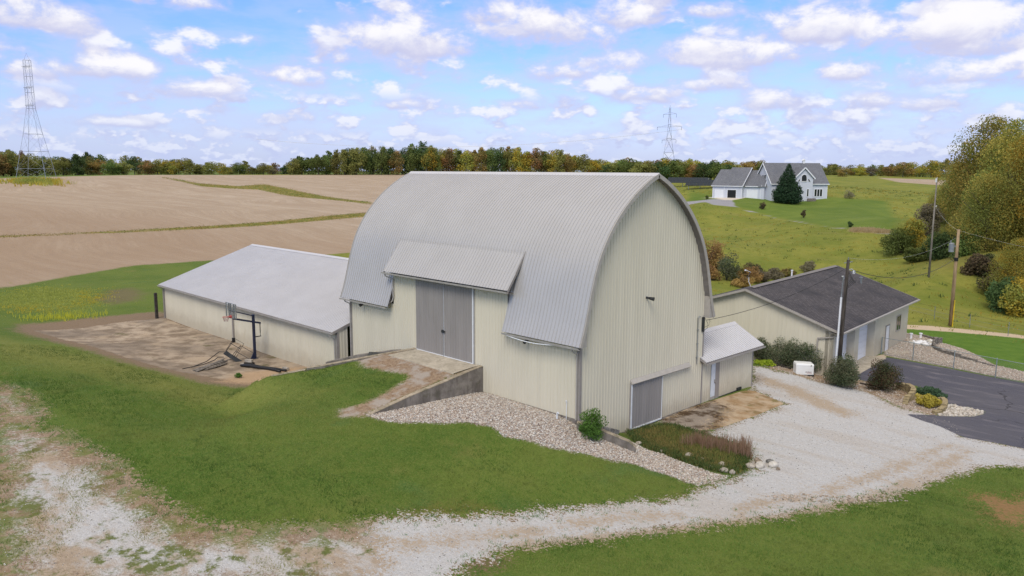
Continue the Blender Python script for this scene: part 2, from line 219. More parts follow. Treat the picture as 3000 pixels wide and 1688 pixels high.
simple('wood_old', (.24, .21, .175), .85, var=.3, scale=6, bump=.02)
simple('wood_dark', (.06, .05, .042), .9, var=.3, scale=6, bump=.02)
simple('yellow', (.65, .45, .02), .5)
simple('pylon_steel', (.36, .40, .48), .5, .3, var=.1)
simple('wire_dark', (.02, .02, .02), .6, var=0)
simple('wire_light', (.55, .55, .52), .5, var=0)
simple('yellow_block', (.36, .285, .15), .9, var=.25, scale=5, bump=.02, col2=(.20, .16, .09))
simple('dish', (.16, .19, .22), .5, var=.05)
simple('house_siding', (.60, .62, .68), .6, var=.03)
simple('house_white', (.80, .81, .83), .5, var=.02)
simple('solar', (.016, .025, .035), .45, spec=.25, var=.2)
simple('rock_pale', (.44, .39, .32), .85, var=.2, scale=4, bump=.03, bscale=12)
simple('rock_white', (.56, .52, .45), .8, var=.12, scale=4, bump=.02, bscale=12)
simple('rock_tan', (.34, .27, .20), .85, var=.3, scale=4, bump=.03, bscale=12)
simple('rock_grey', (.22, .21, .19), .85, var=.3, scale=4, bump=.03, bscale=12)
def glassy(name, col, alpha):
    m, t, b, o = new_mat(name); b.inputs['Base Color'].default_value = (*col, 1); b.inputs['Roughness'].default_value = .1
    b.inputs['Alpha'].default_value = alpha; return m
glassy('backboard_glass', (.30, .34, .33), .18)
def concrete(name, col, dark, moss=0.0, rust=0.0):
    m, t, b, o = new_mat(name); pos = t.new('ShaderNodeTexCoord').outputs['Object']
    n = t.noise(pos, 1.3, 6, .65); n2 = t.noise(t.mapping(pos, scale=(1, 1, .2)), 5, 5, .65)
    c = t.mix(t.rng(n, .35, .7), dark, col); c = t.mix(t.math('MULTIPLY', t.rng(n2, .45, .75), .55), c, tuple(x*.45 for x in dark))
    if moss: c = t.mix(t.math('MULTIPLY', t.rng(t.noise(pos, 3, 5, .7), .5, .65), moss), c, (.07, .075, .03))
    t.put(b.inputs['Base Color'], c); b.inputs['Roughness'].default_value = .9; b.inputs['Specular IOR Level'].default_value = .2
    bumpn(t, b, t.noise(pos, 40, 4, .6), .01, .5); return m
concrete('concrete_wall', (.30, .27, .235), (.17, .15, .13), .3)
concrete('concrete_cap', (.46, .39, .29), (.30, .25, .18), .5)
concrete('concrete_slab', (.52, .46, .36), (.40, .35, .27), .1)
def shingles(name, c1, c2, c3):
    m, t, b, o = new_mat(name); pos = t.new('ShaderNodeTexCoord').outputs['UV']
    br = t.new('ShaderNodeTexBrick'); t.link(pos, br.inputs['Vector']); br.inputs['Scale'].default_value = 1
    br.inputs['Color1'].default_value = (*c1, 1); br.inputs['Color2'].default_value = (*c2, 1); br.inputs['Mortar'].default_value = (*(x*.35 for x in c1), 1)
    br.inputs['Mortar Size'].default_value = .018; br.inputs['Brick Width'].default_value = .33; br.inputs['Row Height'].default_value = .143
    n = t.noise(pos, .35, 5, .6)
    c = t.mix(t.rng(n, .42, .72), br.outputs[0], c3); c = t.mix(t.rng(t.noise(t.mapping(pos, scale=(1, .25, 1)), 1.6, 5, .7), .45, .75, 0, .35), c, tuple(x*.5 for x in c1))
    t.put(b.inputs['Base Color'], c); b.inputs['Roughness'].default_value = .85; b.inputs['Specular IOR Level'].default_value = .25
    bumpn(t, b, br.outputs[1], -.012, .6); return m
shingles('shingle_dark', (.080, .073, .075), (.125, .112, .115), (.042, .040, .044))
shingles('shingle_grey', (.17, .175, .195), (.23, .235, .25), (.13, .135, .15))
def foliage(name, c1, c2, c3=None, trans=.36, patch=0):
    m, t, b, o = new_mat(name); a = t.attr('tint')
    oi = t.new('ShaderNodeObjectInfo').outputs['Random']
    c = t.mix(a, c1, c2)
    if c3: c = t.mix(t.rng(t.attr('clump'), .45, .75), c, c3)
    if patch:
        pos = t.new('ShaderNodeNewGeometry').outputs['Position']; q = t.noise(t.mapping(pos, rot=(0, 0, R(25)), scale=(.35, 1, 1)), .30, 4, .6); c = t.mix(t.rng(q, .40, .54, .8, 0), c, (.042, .100, .018))
        c = t.mix(t.rng(t.noise(pos, .21, 3, .6), .50, .62, 0, .6), c, (.20, .205, .055)); c = t.mix(t.rng(t.noise(t.mapping(pos, rot=(0, 0, R(-20)), scale=(.12, 1, 1)), .9, 3, .6), .45, .65, 0, .35), c, (.19, .26, .075))
    hv = t.new('ShaderNodeHueSaturation'); t.put(hv.inputs['Color'], c); t.put(hv.inputs['Value'], t.rng(oi, 0, 1, .78, 1.22, False)); t.put(hv.inputs['Hue'], t.rng(oi, 0, 1, .485, .515, False))
    t.put(b.inputs['Base Color'], hv.outputs[0]); b.inputs['Roughness'].default_value = .75; b.inputs['Specular IOR Level'].default_value = .15
    tr = t.new('ShaderNodeBsdfTranslucent'); t.put(tr.inputs[0], hv.outputs[0]); ms = t.new('ShaderNodeMixShader'); ms.inputs[0].default_value = trans
    t.link(b.outputs[0], ms.inputs[1]); t.link(tr.outputs[0], ms.inputs[2]); t.link(ms.outputs[0], o.inputs[0]); return m
foliage('leaf_dark', (.058, .101, .036), (.111, .169, .058))
foliage('leaf_mid', (.104, .150, .039), (.202, .254, .072))
foliage('leaf_olive', (.169, .182, .046), (.312, .293, .091))
foliage('leaf_yellowgreen', (.234, .260, .052), (.442, .416, .104), (.442, .312, .039))
foliage('leaf_orange', (.286, .195, .065), (.468, .299, .104), (.182, .169, .052))
foliage('leaf_rust', (.234, .124, .058), (.390, .208, .091), (.156, .130, .052))
foliage('leaf_brown', (.182, .163, .104), (.286, .247, .156))
foliage('leaf_spruce', (.020, .045, .022), (.05, .085, .040))
foliage('leaf_big', (.16, .19, .045), (.34, .34, .09), (.42, .33, .08), .4)
foliage('leaf_burgundy', (.10, .075, .045), (.18, .13, .075), (.10, .12, .045))
foliage('leaf_shrub', (.075, .115, .05), (.20, .25, .14), (.15, .16, .09))
foliage('leaf_redshrub', (.055, .080, .032), (.14, .155, .075), (.15, .09, .05))
foliage('leaf_bright', (.065, .143, .026), (.130, .247, .046))
foliage('leaf_lime', (.28, .40, .03), (.48, .58, .06))
foliage('leaf_gold', (.32, .27, .04), (.60, .48, .10))
foliage('leaf_juniper', (.06, .12, .06), (.13, .20, .11))
foliage('grass_gold', (.32, .20, .07), (.52, .34, .13), (.22, .13, .06))
foliage('grass_rusty', (.14, .165, .035), (.25, .25, .075), (.25, .18, .07))
foliage('grass_plume', (.22, .13, .09), (.34, .22, .15))
foliage('weed_green', (.06, .10, .03), (.12, .16, .05))
foliage('weed_yellow', (.40, .38, .04), (.62, .55, .06))
foliage('grass_tan', (.42, .33, .17), (.62, .50, .28), None, .3)
foliage('grass_lawn', (.092, .175, .028), (.19, .29, .058), (.27, .29, .08), .38, patch=1)
simple('bark', (.13, .105, .08), .9, var=.3, scale=4, bump=.03)
# ---------------------------------------------------------------- object helpers
FR = {}
def tag(o, label=None, cat=None, group=None, kind=None):
    if label: o['label'] = label
    if cat: o['category'] = cat
    if group: o['group'] = group
    if kind: o['kind'] = kind
    return o
def thing(name, label, cat, loc=(0, 0, 0), rotz=0.0, group=None):
    o = bpy.data.objects.new(name, None); COL.objects.link(o); o.location = loc; o.rotation_euler = (0, 0, rotz); o.empty_display_size = .2
    FR[o.name] = (Matrix.Translation(loc) @ Matrix.Rotation(rotz, 4, 'Z')).inverted()
    return tag(o, label, cat, group)
def mesh_obj(name, me, parent=None, mat=None):
    o = bpy.data.objects.new(name, me); COL.objects.link(o)
    if parent: o.parent = parent; FR[o.name] = FR[parent.name]
    if mat: me.materials.append(MATS[mat])
    return o
def np_mesh(name, V, F, mats=None, attrs=None, smooth=False, fm=None):
    """V (n,3); F (m,k) array of quads or tris"""
    V = np.asarray(V, np.float32); F = np.asarray(F, np.int32); k = F.shape[1]
    me = bpy.data.meshes.new(name); me.vertices.add(len(V)); me.vertices.foreach_set('co', V.ravel())
    me.loops.add(F.size); me.loops.foreach_set('vertex_index', F.ravel())
    me.polygons.add(len(F)); me.polygons.foreach_set('loop_start', np.arange(0, F.size, k, dtype=np.int32))
    if smooth: me.polygons.foreach_set('use_smooth', np.ones(len(F), bool))
    for m in (mats or []): me.materials.append(MATS[m])
    if fm is not None: me.polygons.foreach_set('material_index', np.asarray(fm, np.int32))
    me.update(calc_edges=True)
    for an, (dom, arr) in (attrs or {}).items():
        a = me.attributes.new(an, 'FLOAT', dom); a.data.foreach_set('value', np.asarray(arr, np.float32).ravel())
    return me
SPLIT = {'rake_trim', 'dormer_trim', 'corner_trim', 'foundation', 'dormer_cheek', 'platform', 'insulator', 'steps', 'trim_board', 'fascia', 'soffit', 'sill_board', 'frame_leg', 'board_brace', 'front_wall', 'back_wall', 'gable_wall', 'wall', 'latch', 'feed_arm', 'door_jamb', 'cable_loop', 'bracket', 'roof', 'course', 'cap_course', 'bay_roof', 'lamp', 'service_entry', 'base_plate', 'entry_trim'}
class MB:
    def __init__(s): s.v = []; s.f = []; s.uv = {}
    def add(s, vs, fs):
        b = len(s.v); s.v += [tuple(p) for p in vs]; s.f += [tuple(b+i for i in f) for f in fs]; return s
    def box(s, x0, x1, y0, y1, z0, z1):
        return s.add([(x0,y0,z0),(x1,y0,z0),(x1,y1,z0),(x0,y1,z0),(x0,y0,z1),(x1,y0,z1),(x1,y1,z1),(x0,y1,z1)],
                     [(0,3,2,1),(4,5,6,7),(0,1,5,4),(1,2,6,5),(2,3,7,6),(3,0,4,7)])
    def beam(s, p, q, w, h=None, up=(0,0,1)):
        h = h or w; p = Vector(p); q = Vector(q); d = (q-p).normalized(); u = Vector(up)
        if abs(d.dot(u)) > .98: u = Vector((1, 0, 0))
        a = d.cross(u).normalized()*w/2; b = a.cross(d).normalized()*h/2
        vs = [p-a-b, p+a-b, p+a+b, p-a+b, q-a-b, q+a-b, q+a+b, q-a+b]
        return s.add(vs, [(0,3,2,1),(4,5,6,7),(0,1,5,4),(1,2,6,5),(2,3,7,6),(3,0,4,7)])
    def tube(s, pts, r, n=8, r2=None, cap=True):
        pts = [Vector(p) for p in pts]; rings = []
        for i, p in enumerate(pts):
            d = (pts[min(i+1, len(pts)-1)]-pts[max(i-1, 0)]).normalized(); u = Vector((0, 0, 1)) if abs(d.z) < .95 else Vector((1, 0, 0))
            a = d.cross(u).normalized(); b = d.cross(a).normalized(); rr = r if r2 is None else r+(r2-r)*i/(len(pts)-1)
            rings.append([p+(a*math.cos(2*PI*k/n)+b*math.sin(2*PI*k/n))*rr for k in range(n)])
        b0 = len(s.v); vs = [q for g in rings for q in g]; fs = []
        for i in range(len(pts)-1):
            for k in range(n): fs.append((i*n+k, i*n+(k+1) % n, (i+1)*n+(k+1) % n, (i+1)*n+k))
        if cap: fs.append(tuple(range(n))[::-1]); fs.append(tuple((len(pts)-1)*n+k for k in range(n)))
        return s.add(vs, fs)
    def grid(s, rows):
        n = len(rows[0]); vs = [p for r_ in rows for p in r_]
        return s.add(vs, [(i*n+j, i*n+j+1, (i+1)*n+j+1, (i+1)*n+j) for i in range(len(rows)-1) for j in range(n-1)])
    def prism(s, poly, ax, a, b):
        """extrude a 2-D polygon along axis ax ('x','y','z') from a to b"""
        def P(p, t): return (t, p[0], p[1]) if ax == 'x' else ((p[0], t, p[1]) if ax == 'y' else (p[0], p[1], t))
        n = len(poly); vs = [P(p, a) for p in poly]+[P(p, b) for p in poly]
        return s.add(vs, [tuple(range(n))[::-1], tuple(range(n, 2*n))]+[(i, (i+1) % n, n+(i+1) % n, n+i) for i in range(n)])
    def quad(s, a, b, c, d): return s.add([a, b, c, d], [(0, 1, 2, 3)])
    def islands(s, tol=.03):
        par = list(range(len(s.v)))
        def find(i):
            while par[i] != i: par[i] = par[par[i]]; i = par[i]
            return i
        for f in s.f:
            for k in f[1:]: par[find(f[0])] = find(k)
        g = {}
        for f in s.f: g.setdefault(find(f[0]), []).append(f)
        it = []
        for fs in g.values():
            P = [s.v[i] for f in fs for i in f]; it.append([[min(p[k] for p in P)-tol for k in range(3)], [max(p[k] for p in P)+tol for k in range(3)], fs])
        ch = True
        while ch:
            ch = False
            for i in range(len(it)):
                for j in range(i+1, len(it)):
                    if all(it[i][0][k] <= it[j][1][k] and it[j][0][k] <= it[i][1][k] for k in range(3)):
                        it[i] = [[min(it[i][0][k], it[j][0][k]) for k in range(3)], [max(it[i][1][k], it[j][1][k]) for k in range(3)], it[i][2]+it[j][2]]; it.pop(j); ch = True; break
                if ch: break
        out = []
        for _, _, fs in it:
            m = MB(); mp = {}
            for f in fs:
                for i in f:
                    if i not in mp: mp[i] = len(m.v); m.v.append(s.v[i])
                m.f.append(tuple(mp[i] for i in f))
            out.append(m)
        return out
    def build(s, name, mat, parent=None, smooth=False, bevel=0, local=False, uvf=None, **tg):
        if name in SPLIT and parent is not None:
            parts = s.islands()
            if len(parts) > 1: return [m._build(name, mat, parent, smooth, bevel, local, uvf, **tg) for m in parts][0]
        return s._build(name, mat, parent, smooth, bevel, local, uvf, **tg)
    def _build(s, name, mat, parent=None, smooth=False, bevel=0, local=False, uvf=None, **tg):
        me = bpy.data.meshes.new(name); vs = s.v
        if parent is not None and not local:
            M = FR[parent.name]; vs = [M @ Vector(p) for p in vs]
        me.from_pydata([tuple(p) for p in vs], [], s.f); me.update()
        if smooth: me.polygons.foreach_set('use_smooth', [True]*len(me.polygons))
        if uvf:
            uv = me.uv_layers.new(name='UVMap')
            for lp in me.loops: uv.data[lp.index].uv = uvf(s.v[lp.vertex_index])
        o = mesh_obj(name, me, parent, mat)
        if bevel:
            m = o.modifiers.new('b', 'BEVEL'); m.width = bevel; m.segments = 2; m.limit_method = 'ANGLE'
        if parent is None: FR[o.name] = Matrix.Identity(4)
        return tag(o, **tg) if tg else o
def children_of(o): return [c for c in COL.objects if c.parent == o]
def dup(root, kids, loc, rotz=0.0, scale=1.0, label=None, group=None, matmap=None):
    r = root.copy(); COL.objects.link(r); r.location = loc; r.rotation_euler = (0, 0, rotz)
    r.scale = (scale,)*3 if not isinstance(scale, tuple) else scale
    if label: r['label'] = label
    if group: r['group'] = group
    for ch in kids:
        c = ch.copy(); COL.objects.link(c); c.parent = r
        if matmap and c.name.startswith(matmap[0]):
            c.material_slots[0].link = 'OBJECT'; c.material_slots[0].material = MATS[matmap[1]]
    return r
# ---------------------------------------------------------------- terrain
_s = 60.0
def _fit():
    P = TP[:, :2]; z = TP[:, 2]; n = len(P); Q = P/_s; d2 = ((Q[:, None]-Q[None])**2).sum(-1)
    K = np.where(d2 > 0, .5*d2*np.log(d2+1e-12), 0)+.3e-3*np.eye(n)
    A = np.zeros((n+3, n+3)); A[:n, :n] = K; A[:n, n] = 1; A[:n, n+1:] = Q; A[n, :n] = 1; A[n+1:, :n] = Q.T
    return np.linalg.solve(A, np.r_[z, 0, 0, 0])
_w = _fit()
def base_z(x, y):
    Q = TP[:, :2]/_s; n = len(Q); X = np.asarray(x, float); Y = np.asarray(y, float); xs = X/_s; ys = Y/_s
    o = _w[n]+_w[n+1]*xs+_w[n+2]*ys
    for i in range(n):
        d2 = (xs-Q[i, 0])**2+(ys-Q[i, 1])**2; o = o+_w[i]*.5*d2*np.log(d2+1e-12)
    r = np.hypot(X-24, Y+28); t = np.clip((r-430)/250, 0, 1); t = t*t*(3-2*t)
    return o*(1-t)+6*t
def hz(x, y):
    x = np.asarray(x, float); y = np.asarray(y, float); z = base_z(x, y)
    xl = np.interp(-y, [0, 2.31, 5.0, 7.5, 9.5], [-12.9, -14.0, -15.1, -16.7, -17.2]); zr = np.interp(-y, [0, 1.9, 3, 5, 7.3, 11], [2.84, 2.72, 2.5, 2.2, 1.85, 1.6])
    inx = (x > xl-.12) & (x < -7.07) & (y < .3)
    t = np.clip((-y-7.5)/3.5, 0, 1); t = t*t*(3-2*t)
    return np.where(inx, z*t+zr*(1-t), z)
def gz(x, y): return float(hz(np.array([x]), np.array([y]))[0])
def sdist(poly, x, y, clampd=25.0):
    """signed distance, positive inside"""
    p = np.array(poly, float); best = np.full(x.shape, 1e9); inside = np.zeros(x.shape, bool)
    n = len(p)
    for i in range(n):
        a = p[i]; b = p[(i+1) % n]; ex, ey = b-a; wx = x-a[0]; wy = y-a[1]
        t = np.clip((wx*ex+wy*ey)/(ex*ex+ey*ey+1e-12), 0, 1); d = (wx-t*ex)**2+(wy-t*ey)**2; best = np.minimum(best, d)
        c = ((a[1] > y) != (b[1] > y)); xi = (b[0]-a[0])*(y-a[1])/(b[1]-a[1]+1e-12)+a[0]; inside ^= (c & (x < xi))
    d = np.sqrt(best); return np.clip(np.where(inside, d, -d), -clampd, clampd)
POLY['meadow'] = [(-60, 22), (-22, 19), (-10, 19), (-10, 44), (0, 50.5), (25, 44), (60, 38), (300, 100), (300, 900), (-700, 900), (-700, 300), (-140, 60)]
MASKS = ['gravel','worn','asphalt','rock','wedge','bed2','bed3','conc','concm','slab','debris','sedum','rampdirt','apron','field','strip1','strip2','brightlawn','path','houselawn','hdrive','hpad','tan','brownmeadow','farfield','sand','mound','weeds','dirtBR','dirtBC','dryA','bank','trk1','trk2','trk3','trk4','trk5','meadow']
def ground_material():
    m, t, b, o = new_mat('ground')
    pos = t.new('ShaderNodeNewGeometry').outputs['Position']
    N1 = t.noise(pos, .12, 4, .6); N2 = t.noise(pos, .9, 5, .62); N3 = t.noise(pos, 5.5, 5, .7); N4 = t.noise(pos, 24, 3, .8); N5 = t.noise(pos, 11, 2, .7)
    c1 = t.math('SUBTRACT', N2, .5); c3 = t.math('SUBTRACT', N3, .5)
    jag = t.math('ADD', t.math('MULTIPLY', c1, 2.0), t.math('ADD', t.math('MULTIPLY', c3, 2.4), t.math('MULTIPLY', t.math('SUBTRACT', N5, .5), 1.6)))
    A = {k: t.attr('m_'+k) for k in MASKS}
    def mk(k, w, amp=0.0, off=0.0):
        v = A[k]
        if amp: v = t.math('ADD', v, t.math('MULTIPLY', jag, amp))
        return t.rng(v, -w+off, w+off)
    # lawn
    lawn = t.mix(t.rng(N1, .38, .62), (.085, .150, .022), (.150, .205, .036))
    lawn = t.mix(t.rng(N2, .35, .75, 0, .75), lawn, (.155, .185, .036))
    lawn = t.mix(t.rng(N3, .5, .85, 0, .5), lawn, (.060, .110, .020))
    lawn = t.mix(t.rng(t.noise(pos, .33, 3, .5), .60, .74, 0, .7), lawn, (.085, .165, .05))
    lawn = t.mix(t.rng(t.noise(t.mapping(pos, loc=(40, 7, 0)), .22, 3, .6), .60, .75, 0, .65), lawn, (.25, .215, .07))
    lawn = t.mix(t.rng(N4, .30, .75, 0, .75), lawn, (.060, .108, .018)); lawn = t.mix(t.rng(N3, .62, .80, 0, .6), lawn, (.15, .18, .05))
    lawn = t.mix(t.rng(N5, .40, .68, 0, .6), lawn, (.17, .20, .05)); lawn = t.mix(t.math('MULTIPLY', mk('bank', 2.0, 1.0), .6), lawn, (.24, .24, .065))
    # rough meadow
    mead = t.mix(t.rng(N1, .35, .65), (.165, .190, .032), (.235, .235, .045))
    mead = t.mix(t.rng(N2, .45, .7, 0, .45), mead, (.105, .150, .020))
    mead = t.mix(t.rng(t.noise(t.mapping(pos, scale=(.35, 1, 1)), .35, 4, .6), .5, .75, 0, .6), mead, (.21, .20, .055))
    mead = t.mix(t.rng(t.noise(pos, .35, 4, .75), .66, .71, 0, .6), mead, (.05, .085, .015))
    c = t.mix(mk('meadow', 1.5, .8), lawn, mead)
    c = t.mix(t.math('MULTIPLY', mk('weeds', 2.5, 2), .85), c, t.mix(t.rng(N2, .4, .65), (.20, .23, .045), (.13, .165, .03)))
    c = t.mix(mk('houselawn', 1.5, .5), c, t.mix(t.rng(N1, .3, .7), (.105, .160, .026), (.155, .205, .036)))
    c = t.mix(mk('brightlawn', .2, .15), c, t.mix(t.rng(N2, .3, .7), (.085, .165, .020), (.12, .20, .028)))
    c = t.mix(t.math('MULTIPLY', mk('brownmeadow', 6, 3), .6), c, (.20, .145, .05))
    c = t.mix(mk('tan', .8, .8), c, (.45, .34, .15))
    c = t.mix(t.math('MULTIPLY', mk('dryA', .8, .8), .6), c, t.mix(N3, (.20, .13, .04), (.12, .11, .03)))
    # fields with stubble rows
    wv = t.new('ShaderNodeVectorMath', operation='MULTIPLY_ADD'); wn_ = t.new('ShaderNodeTexNoise'); t.link(pos, wn_.inputs['Vector']); wn_.inputs['Scale'].default_value = .012; t.link(wn_.outputs[1], wv.inputs[0]); wv.inputs[1].default_value = (55, 55, 0); t.link(pos, wv.inputs[2]); wpos = wv.outputs[0]
    rot = t.mapping(wpos, rot=(0, 0, R(-60)), scale=(.045, 1.0, 1)); rows = t.noise(rot, .30, 4, .7); rows2 = t.noise(t.mapping(wpos, rot=(0, 0, R(-60)), scale=(.03, 1.0, 1)), 1.6, 3, .7)
    fld = t.mix(t.rng(rows, .34, .66), (.385, .295, .21), (.465, .375, .28)); fld = t.mix(t.rng(rows2, .35, .7, 0, .55), fld, (.31, .235, .165))
    fld = t.mix(t.rng(N1, .4, .7, 0, .5), fld, (.33, .245, .165)); fld = t.mix(t.rng(N3, .45, .75, 0, .5), fld, (.46, .38, .28)); sx_ = t.new('ShaderNodeSeparateXYZ'); t.link(pos, sx_.inputs[0]); near_ = t.rng(t.math('ADD', sx_.outputs[1], t.math('ADD', t.math('MULTIPLY', sx_.outputs[0], -.35), t.math('MULTIPLY', N1, 40))), 130, 85); fld = t.mix(t.math('MULTIPLY', near_, .5), fld, (.30, .205, .13)); fld = t.mix(t.rng(N2, .52, .72, 0, .35), fld, (.27, .20, .14))
    fm = mk('field', .5, .5); c = t.mix(fm, c, fld); c = t.mix(mk('farfield', 1, .5), c, fld)
    sg = t.mix(t.rng(N2, .4, .6), (.15, .17, .03), (.27, .20, .06)); c = t.mix(mk('strip1', .5, .8, .5), c, sg); c = t.mix(mk('strip2', 1.0, 1.2, .6), c, sg)
    c = t.mix(t.math('MULTIPLY', mk('mound', 1.2, 1.2), .75), c, t.mix(N3, (.12, .09, .05), (.22, .17, .10)))
    # dirt
    dirt = t.mix(t.rng(N3, .3, .7), (.20, .125, .072), (.36, .26, .17)); dirt = t.mix(t.rng(N4, .45, .75, 0, .6), dirt, (.50, .42, .33))
    c = t.mix(t.math('MULTIPLY', mk('dirtBR', .5, 1.4), .9), c, t.mix(N3, (.24, .13, .055), (.34, .20, .10)))
    c = t.mix(t.math('MULTIPLY', mk('dirtBC', .4, .8), .9), c, t.mix(N3, (.12, .08, .05), (.26, .18, .11)))
    edge = t.rng(t.math('ADD', A['gravel'], t.math('MULTIPLY', jag, .8)), -.16, .0)
    grav = t.mix(t.rng(t.math('ADD', t.math('MULTIPLY', N4, .5), t.math('MULTIPLY', N5, .25)), .30, .55), (.46, .45, .435), (.72, .72, .715)); grav = t.mix(t.rng(N3, .50, .8, 0, .6), grav, (.42, .35, .26))
    tracks = t.rng(t.noise(t.mapping(pos, rot=(0, 0, R(12)), scale=(.22, 1.1, 1)), .55, 4, .6), .46, .62, 0, .75)
    tr = None
    for k_ in ('trk1', 'trk2', 'trk3', 'trk4', 'trk5'):
        q = mk(k_, .45, 1.1); tr = q if tr is None else t.math('MAXIMUM', tr, q)
    tr = t.math('MAXIMUM', t.math('MULTIPLY', tr, .95), t.math('MULTIPLY', tracks, .35))
    grav = t.mix(tr, grav, t.mix(N5, (.32, .24, .16), (.52, .43, .33)))
    c = t.mix(edge, c, dirt)
    c = t.mix(t.rng(t.math('ADD', A['gravel'], t.math('MULTIPLY', jag, 1.0)), .06, .2), c, grav)
    eb = t.math('MULTIPLY', t.rng(t.math('ADD', A['gravel'], t.math('MULTIPLY', jag, .9)), 1.9, .7), t.rng(A['worn'], -2.5, 0))
    # worn yard on the left: gravel, dirt and grass mixed
    wn = t.noise(t.mapping(pos, rot=(0, 0, R(12)), scale=(.6, 1, 1)), .42, 6, .68); wm = t.rng(t.math('ADD', t.math('ADD', A['worn'], 1.1), t.math('MULTIPLY', jag, 1.2)), -.25, .25); wm = t.math('MULTIPLY', wm, t.rng(t.math('ADD', A['gravel'], t.math('MULTIPLY', jag, .8)), -.1, .1))
    wornc = t.mix(t.rng(wn, .44, .58), grav, t.mix(.45, dirt, (.52, .44, .34))); wornc = t.mix(t.rng(t.noise(t.mapping(pos, loc=(11, 3, 0)), .5, 6, .7), .52, .60, 0, .95), wornc, t.mix(N3, (.085, .125, .025), (.17, .18, .05)))
    wornc = t.mix(t.math('MULTIPLY', eb, .9), wornc, t.mix(t.rng(N2, .44, .56), dirt, t.mix(N3, (.10, .14, .03), (.22, .22, .07))))
    c = t.mix(t.math('MULTIPLY', wm, 1.0), c, wornc)
    c = t.mix(mk('path', .25, .35), c, t.mix(N3, (.50, .36, .21), (.62, .52, .40)))
    c = t.mix(mk('rampdirt', .25, .35), c, t.mix(t.rng(N2, .45, .6), dirt, t.mix(N4, (.26, .22, .18), (.52, .45, .38))))
    # stone beds: cells of single stones
    v = t.new('ShaderNodeTexVoronoi'); t.link(pos, v.inputs['Vector']); v.inputs['Scale'].default_value = 13
    sc = t.new('ShaderNodeSeparateColor'); t.link(v.outputs['Color'], sc.inputs[0])
    rk = t.mix(sc.outputs[0], (.22, .155, .12), (.62, .53, .46)); rk = t.mix(t.rng(sc.outputs[1], .7, .8), rk, (.74, .71, .67)); rk = t.mix(t.rng(v.outputs['Distance'], .35, .75, 0, .75), rk, (.08, .06, .045))
    rk2 = t.mix(t.rng(sc.outputs[2], .0, 1.0, 0, .6), rk, (.50, .40, .29))
    c = t.mix(mk('bed3', .2, .35), c, t.mix(t.rng(N2, .45, .6), rk2, (.33, .235, .15)))
    c = t.mix(mk('bed2', .12, .1), c, rk2); c = t.mix(mk('rock', .15, .3), c, rk); c = t.mix(mk('wedge', .05), c, t.mix(.55, rk, (.70, .64, .52)))
    c = t.mix(mk('sedum', .3, .4), c, (.085, .085, .03))
    # concrete yard
    cm = mk('concm', .7, .9); c = t.mix(cm, c, t.mix(N3, (.16, .115, .07), (.30, .22, .15)))
    cy = t.mix(t.rng(N2, .35, .65), (.235, .18, .125), (.46, .37, .275)); cy = t.mix(t.rng(N1, .42, .6, 0, .6), cy, t.mix(N3, (.15, .12, .09), (.23, .19, .15)))
    cy = t.mix(t.rng(t.noise(pos, .6, 5, .7), .60, .70, 0, .8), cy, (.12, .11, .05)); cy = t.mix(t.rng(t.noise(t.mapping(pos, loc=(7, 7, 0)), .25, 3, .5), .57, .66, 0, .85), cy, (.44, .345, .245))
    c = t.mix(mk('conc', .12, .25), c, cy)
    c = t.mix(t.math('MULTIPLY', mk('sand', .6, .6), .85), c, t.mix(N3, (.42, .28, .16), (.54, .38, .24)))
    # stained slab and leaf litter by the gable
    sl = t.mix(t.rng(N2, .4, .65), (.50, .385, .26), (.38, .25, .13)); sl = t.mix(t.rng(t.noise(t.mapping(pos, loc=(2, 5, 0)), .55, 5, .6), .5, .62, 0, .85), sl, (.25, .165, .075))
    sl = t.mix(t.rng(t.noise(t.mapping(pos, loc=(8, 1, 0)), .6, 4, .6), .56, .66, 0, .8), sl, (.19, .155, .05))
    jx = t.math('ABSOLUTE', t.math('SUBTRACT', t.math('FRACT', t.math('DIVIDE', t.new('ShaderNodeSeparateXYZ').outputs[0], 2.6)), .5))
    c = t.mix(mk('slab', .03), c, sl)
    c = t.mix(mk('debris', .5, 1.2), c, t.mix(t.rng(N2, .42, .6), t.mix(N4, (.17, .12, .075), (.45, .40, .34)), (.085, .055, .032)))
    c = t.mix(mk('apron', .03), c, t.mix(t.rng(N2, .4, .65), (.55, .45, .33), (.42, .33, .24)))
    # asphalt with worn pale streaks and cracks
    am = mk('asphalt', .06, .06); an = t.noise(t.mapping(pos, rot=(0, 0, R(15)), scale=(.25, 1, 1)), 1.1, 5, .7)
    asp = t.mix(t.rng(N4, .3, .7), (.062, .062, .080), (.118, .116, .140)); asp = t.mix(t.rng(an, .50, .68, 0, .7), asp, (.20, .185, .20)); asp = t.mix(t.rng(N1, .4, .6, 0, .4), asp, (.12, .115, .125))
    wob = t.new('ShaderNodeVectorMath', operation='ADD'); t.link(pos, wob.inputs[0]); nv = t.new('ShaderNodeTexNoise'); t.link(pos, nv.inputs['Vector']); nv.inputs['Scale'].default_value = .8
    t.link(nv.outputs[1], wob.inputs[1]); ck = t.vor(wob.outputs[0], .11, 'DISTANCE_TO_EDGE'); asp = t.mix(t.math('MULTIPLY', t.rng(ck, .001, .005, .75, 0), t.rng(N1, .42, .56)), asp, (.03, .03, .032))
    c = t.mix(am, c, asp); c = t.mix(mk('hdrive', .4), c, t.mix(N3, (.26, .26, .28), (.34, .33, .34))); c = t.mix(mk('hpad', .3), c, (.62, .55, .46))
    # scattered leaves and dead bits
    bits = t.math('MULTIPLY', t.rng(N4, .72, .76), .5); c = t.mix(t.math('MULTIPLY', bits, t.math('SUBTRACT', 1, fm)), c, (.22, .17, .09))
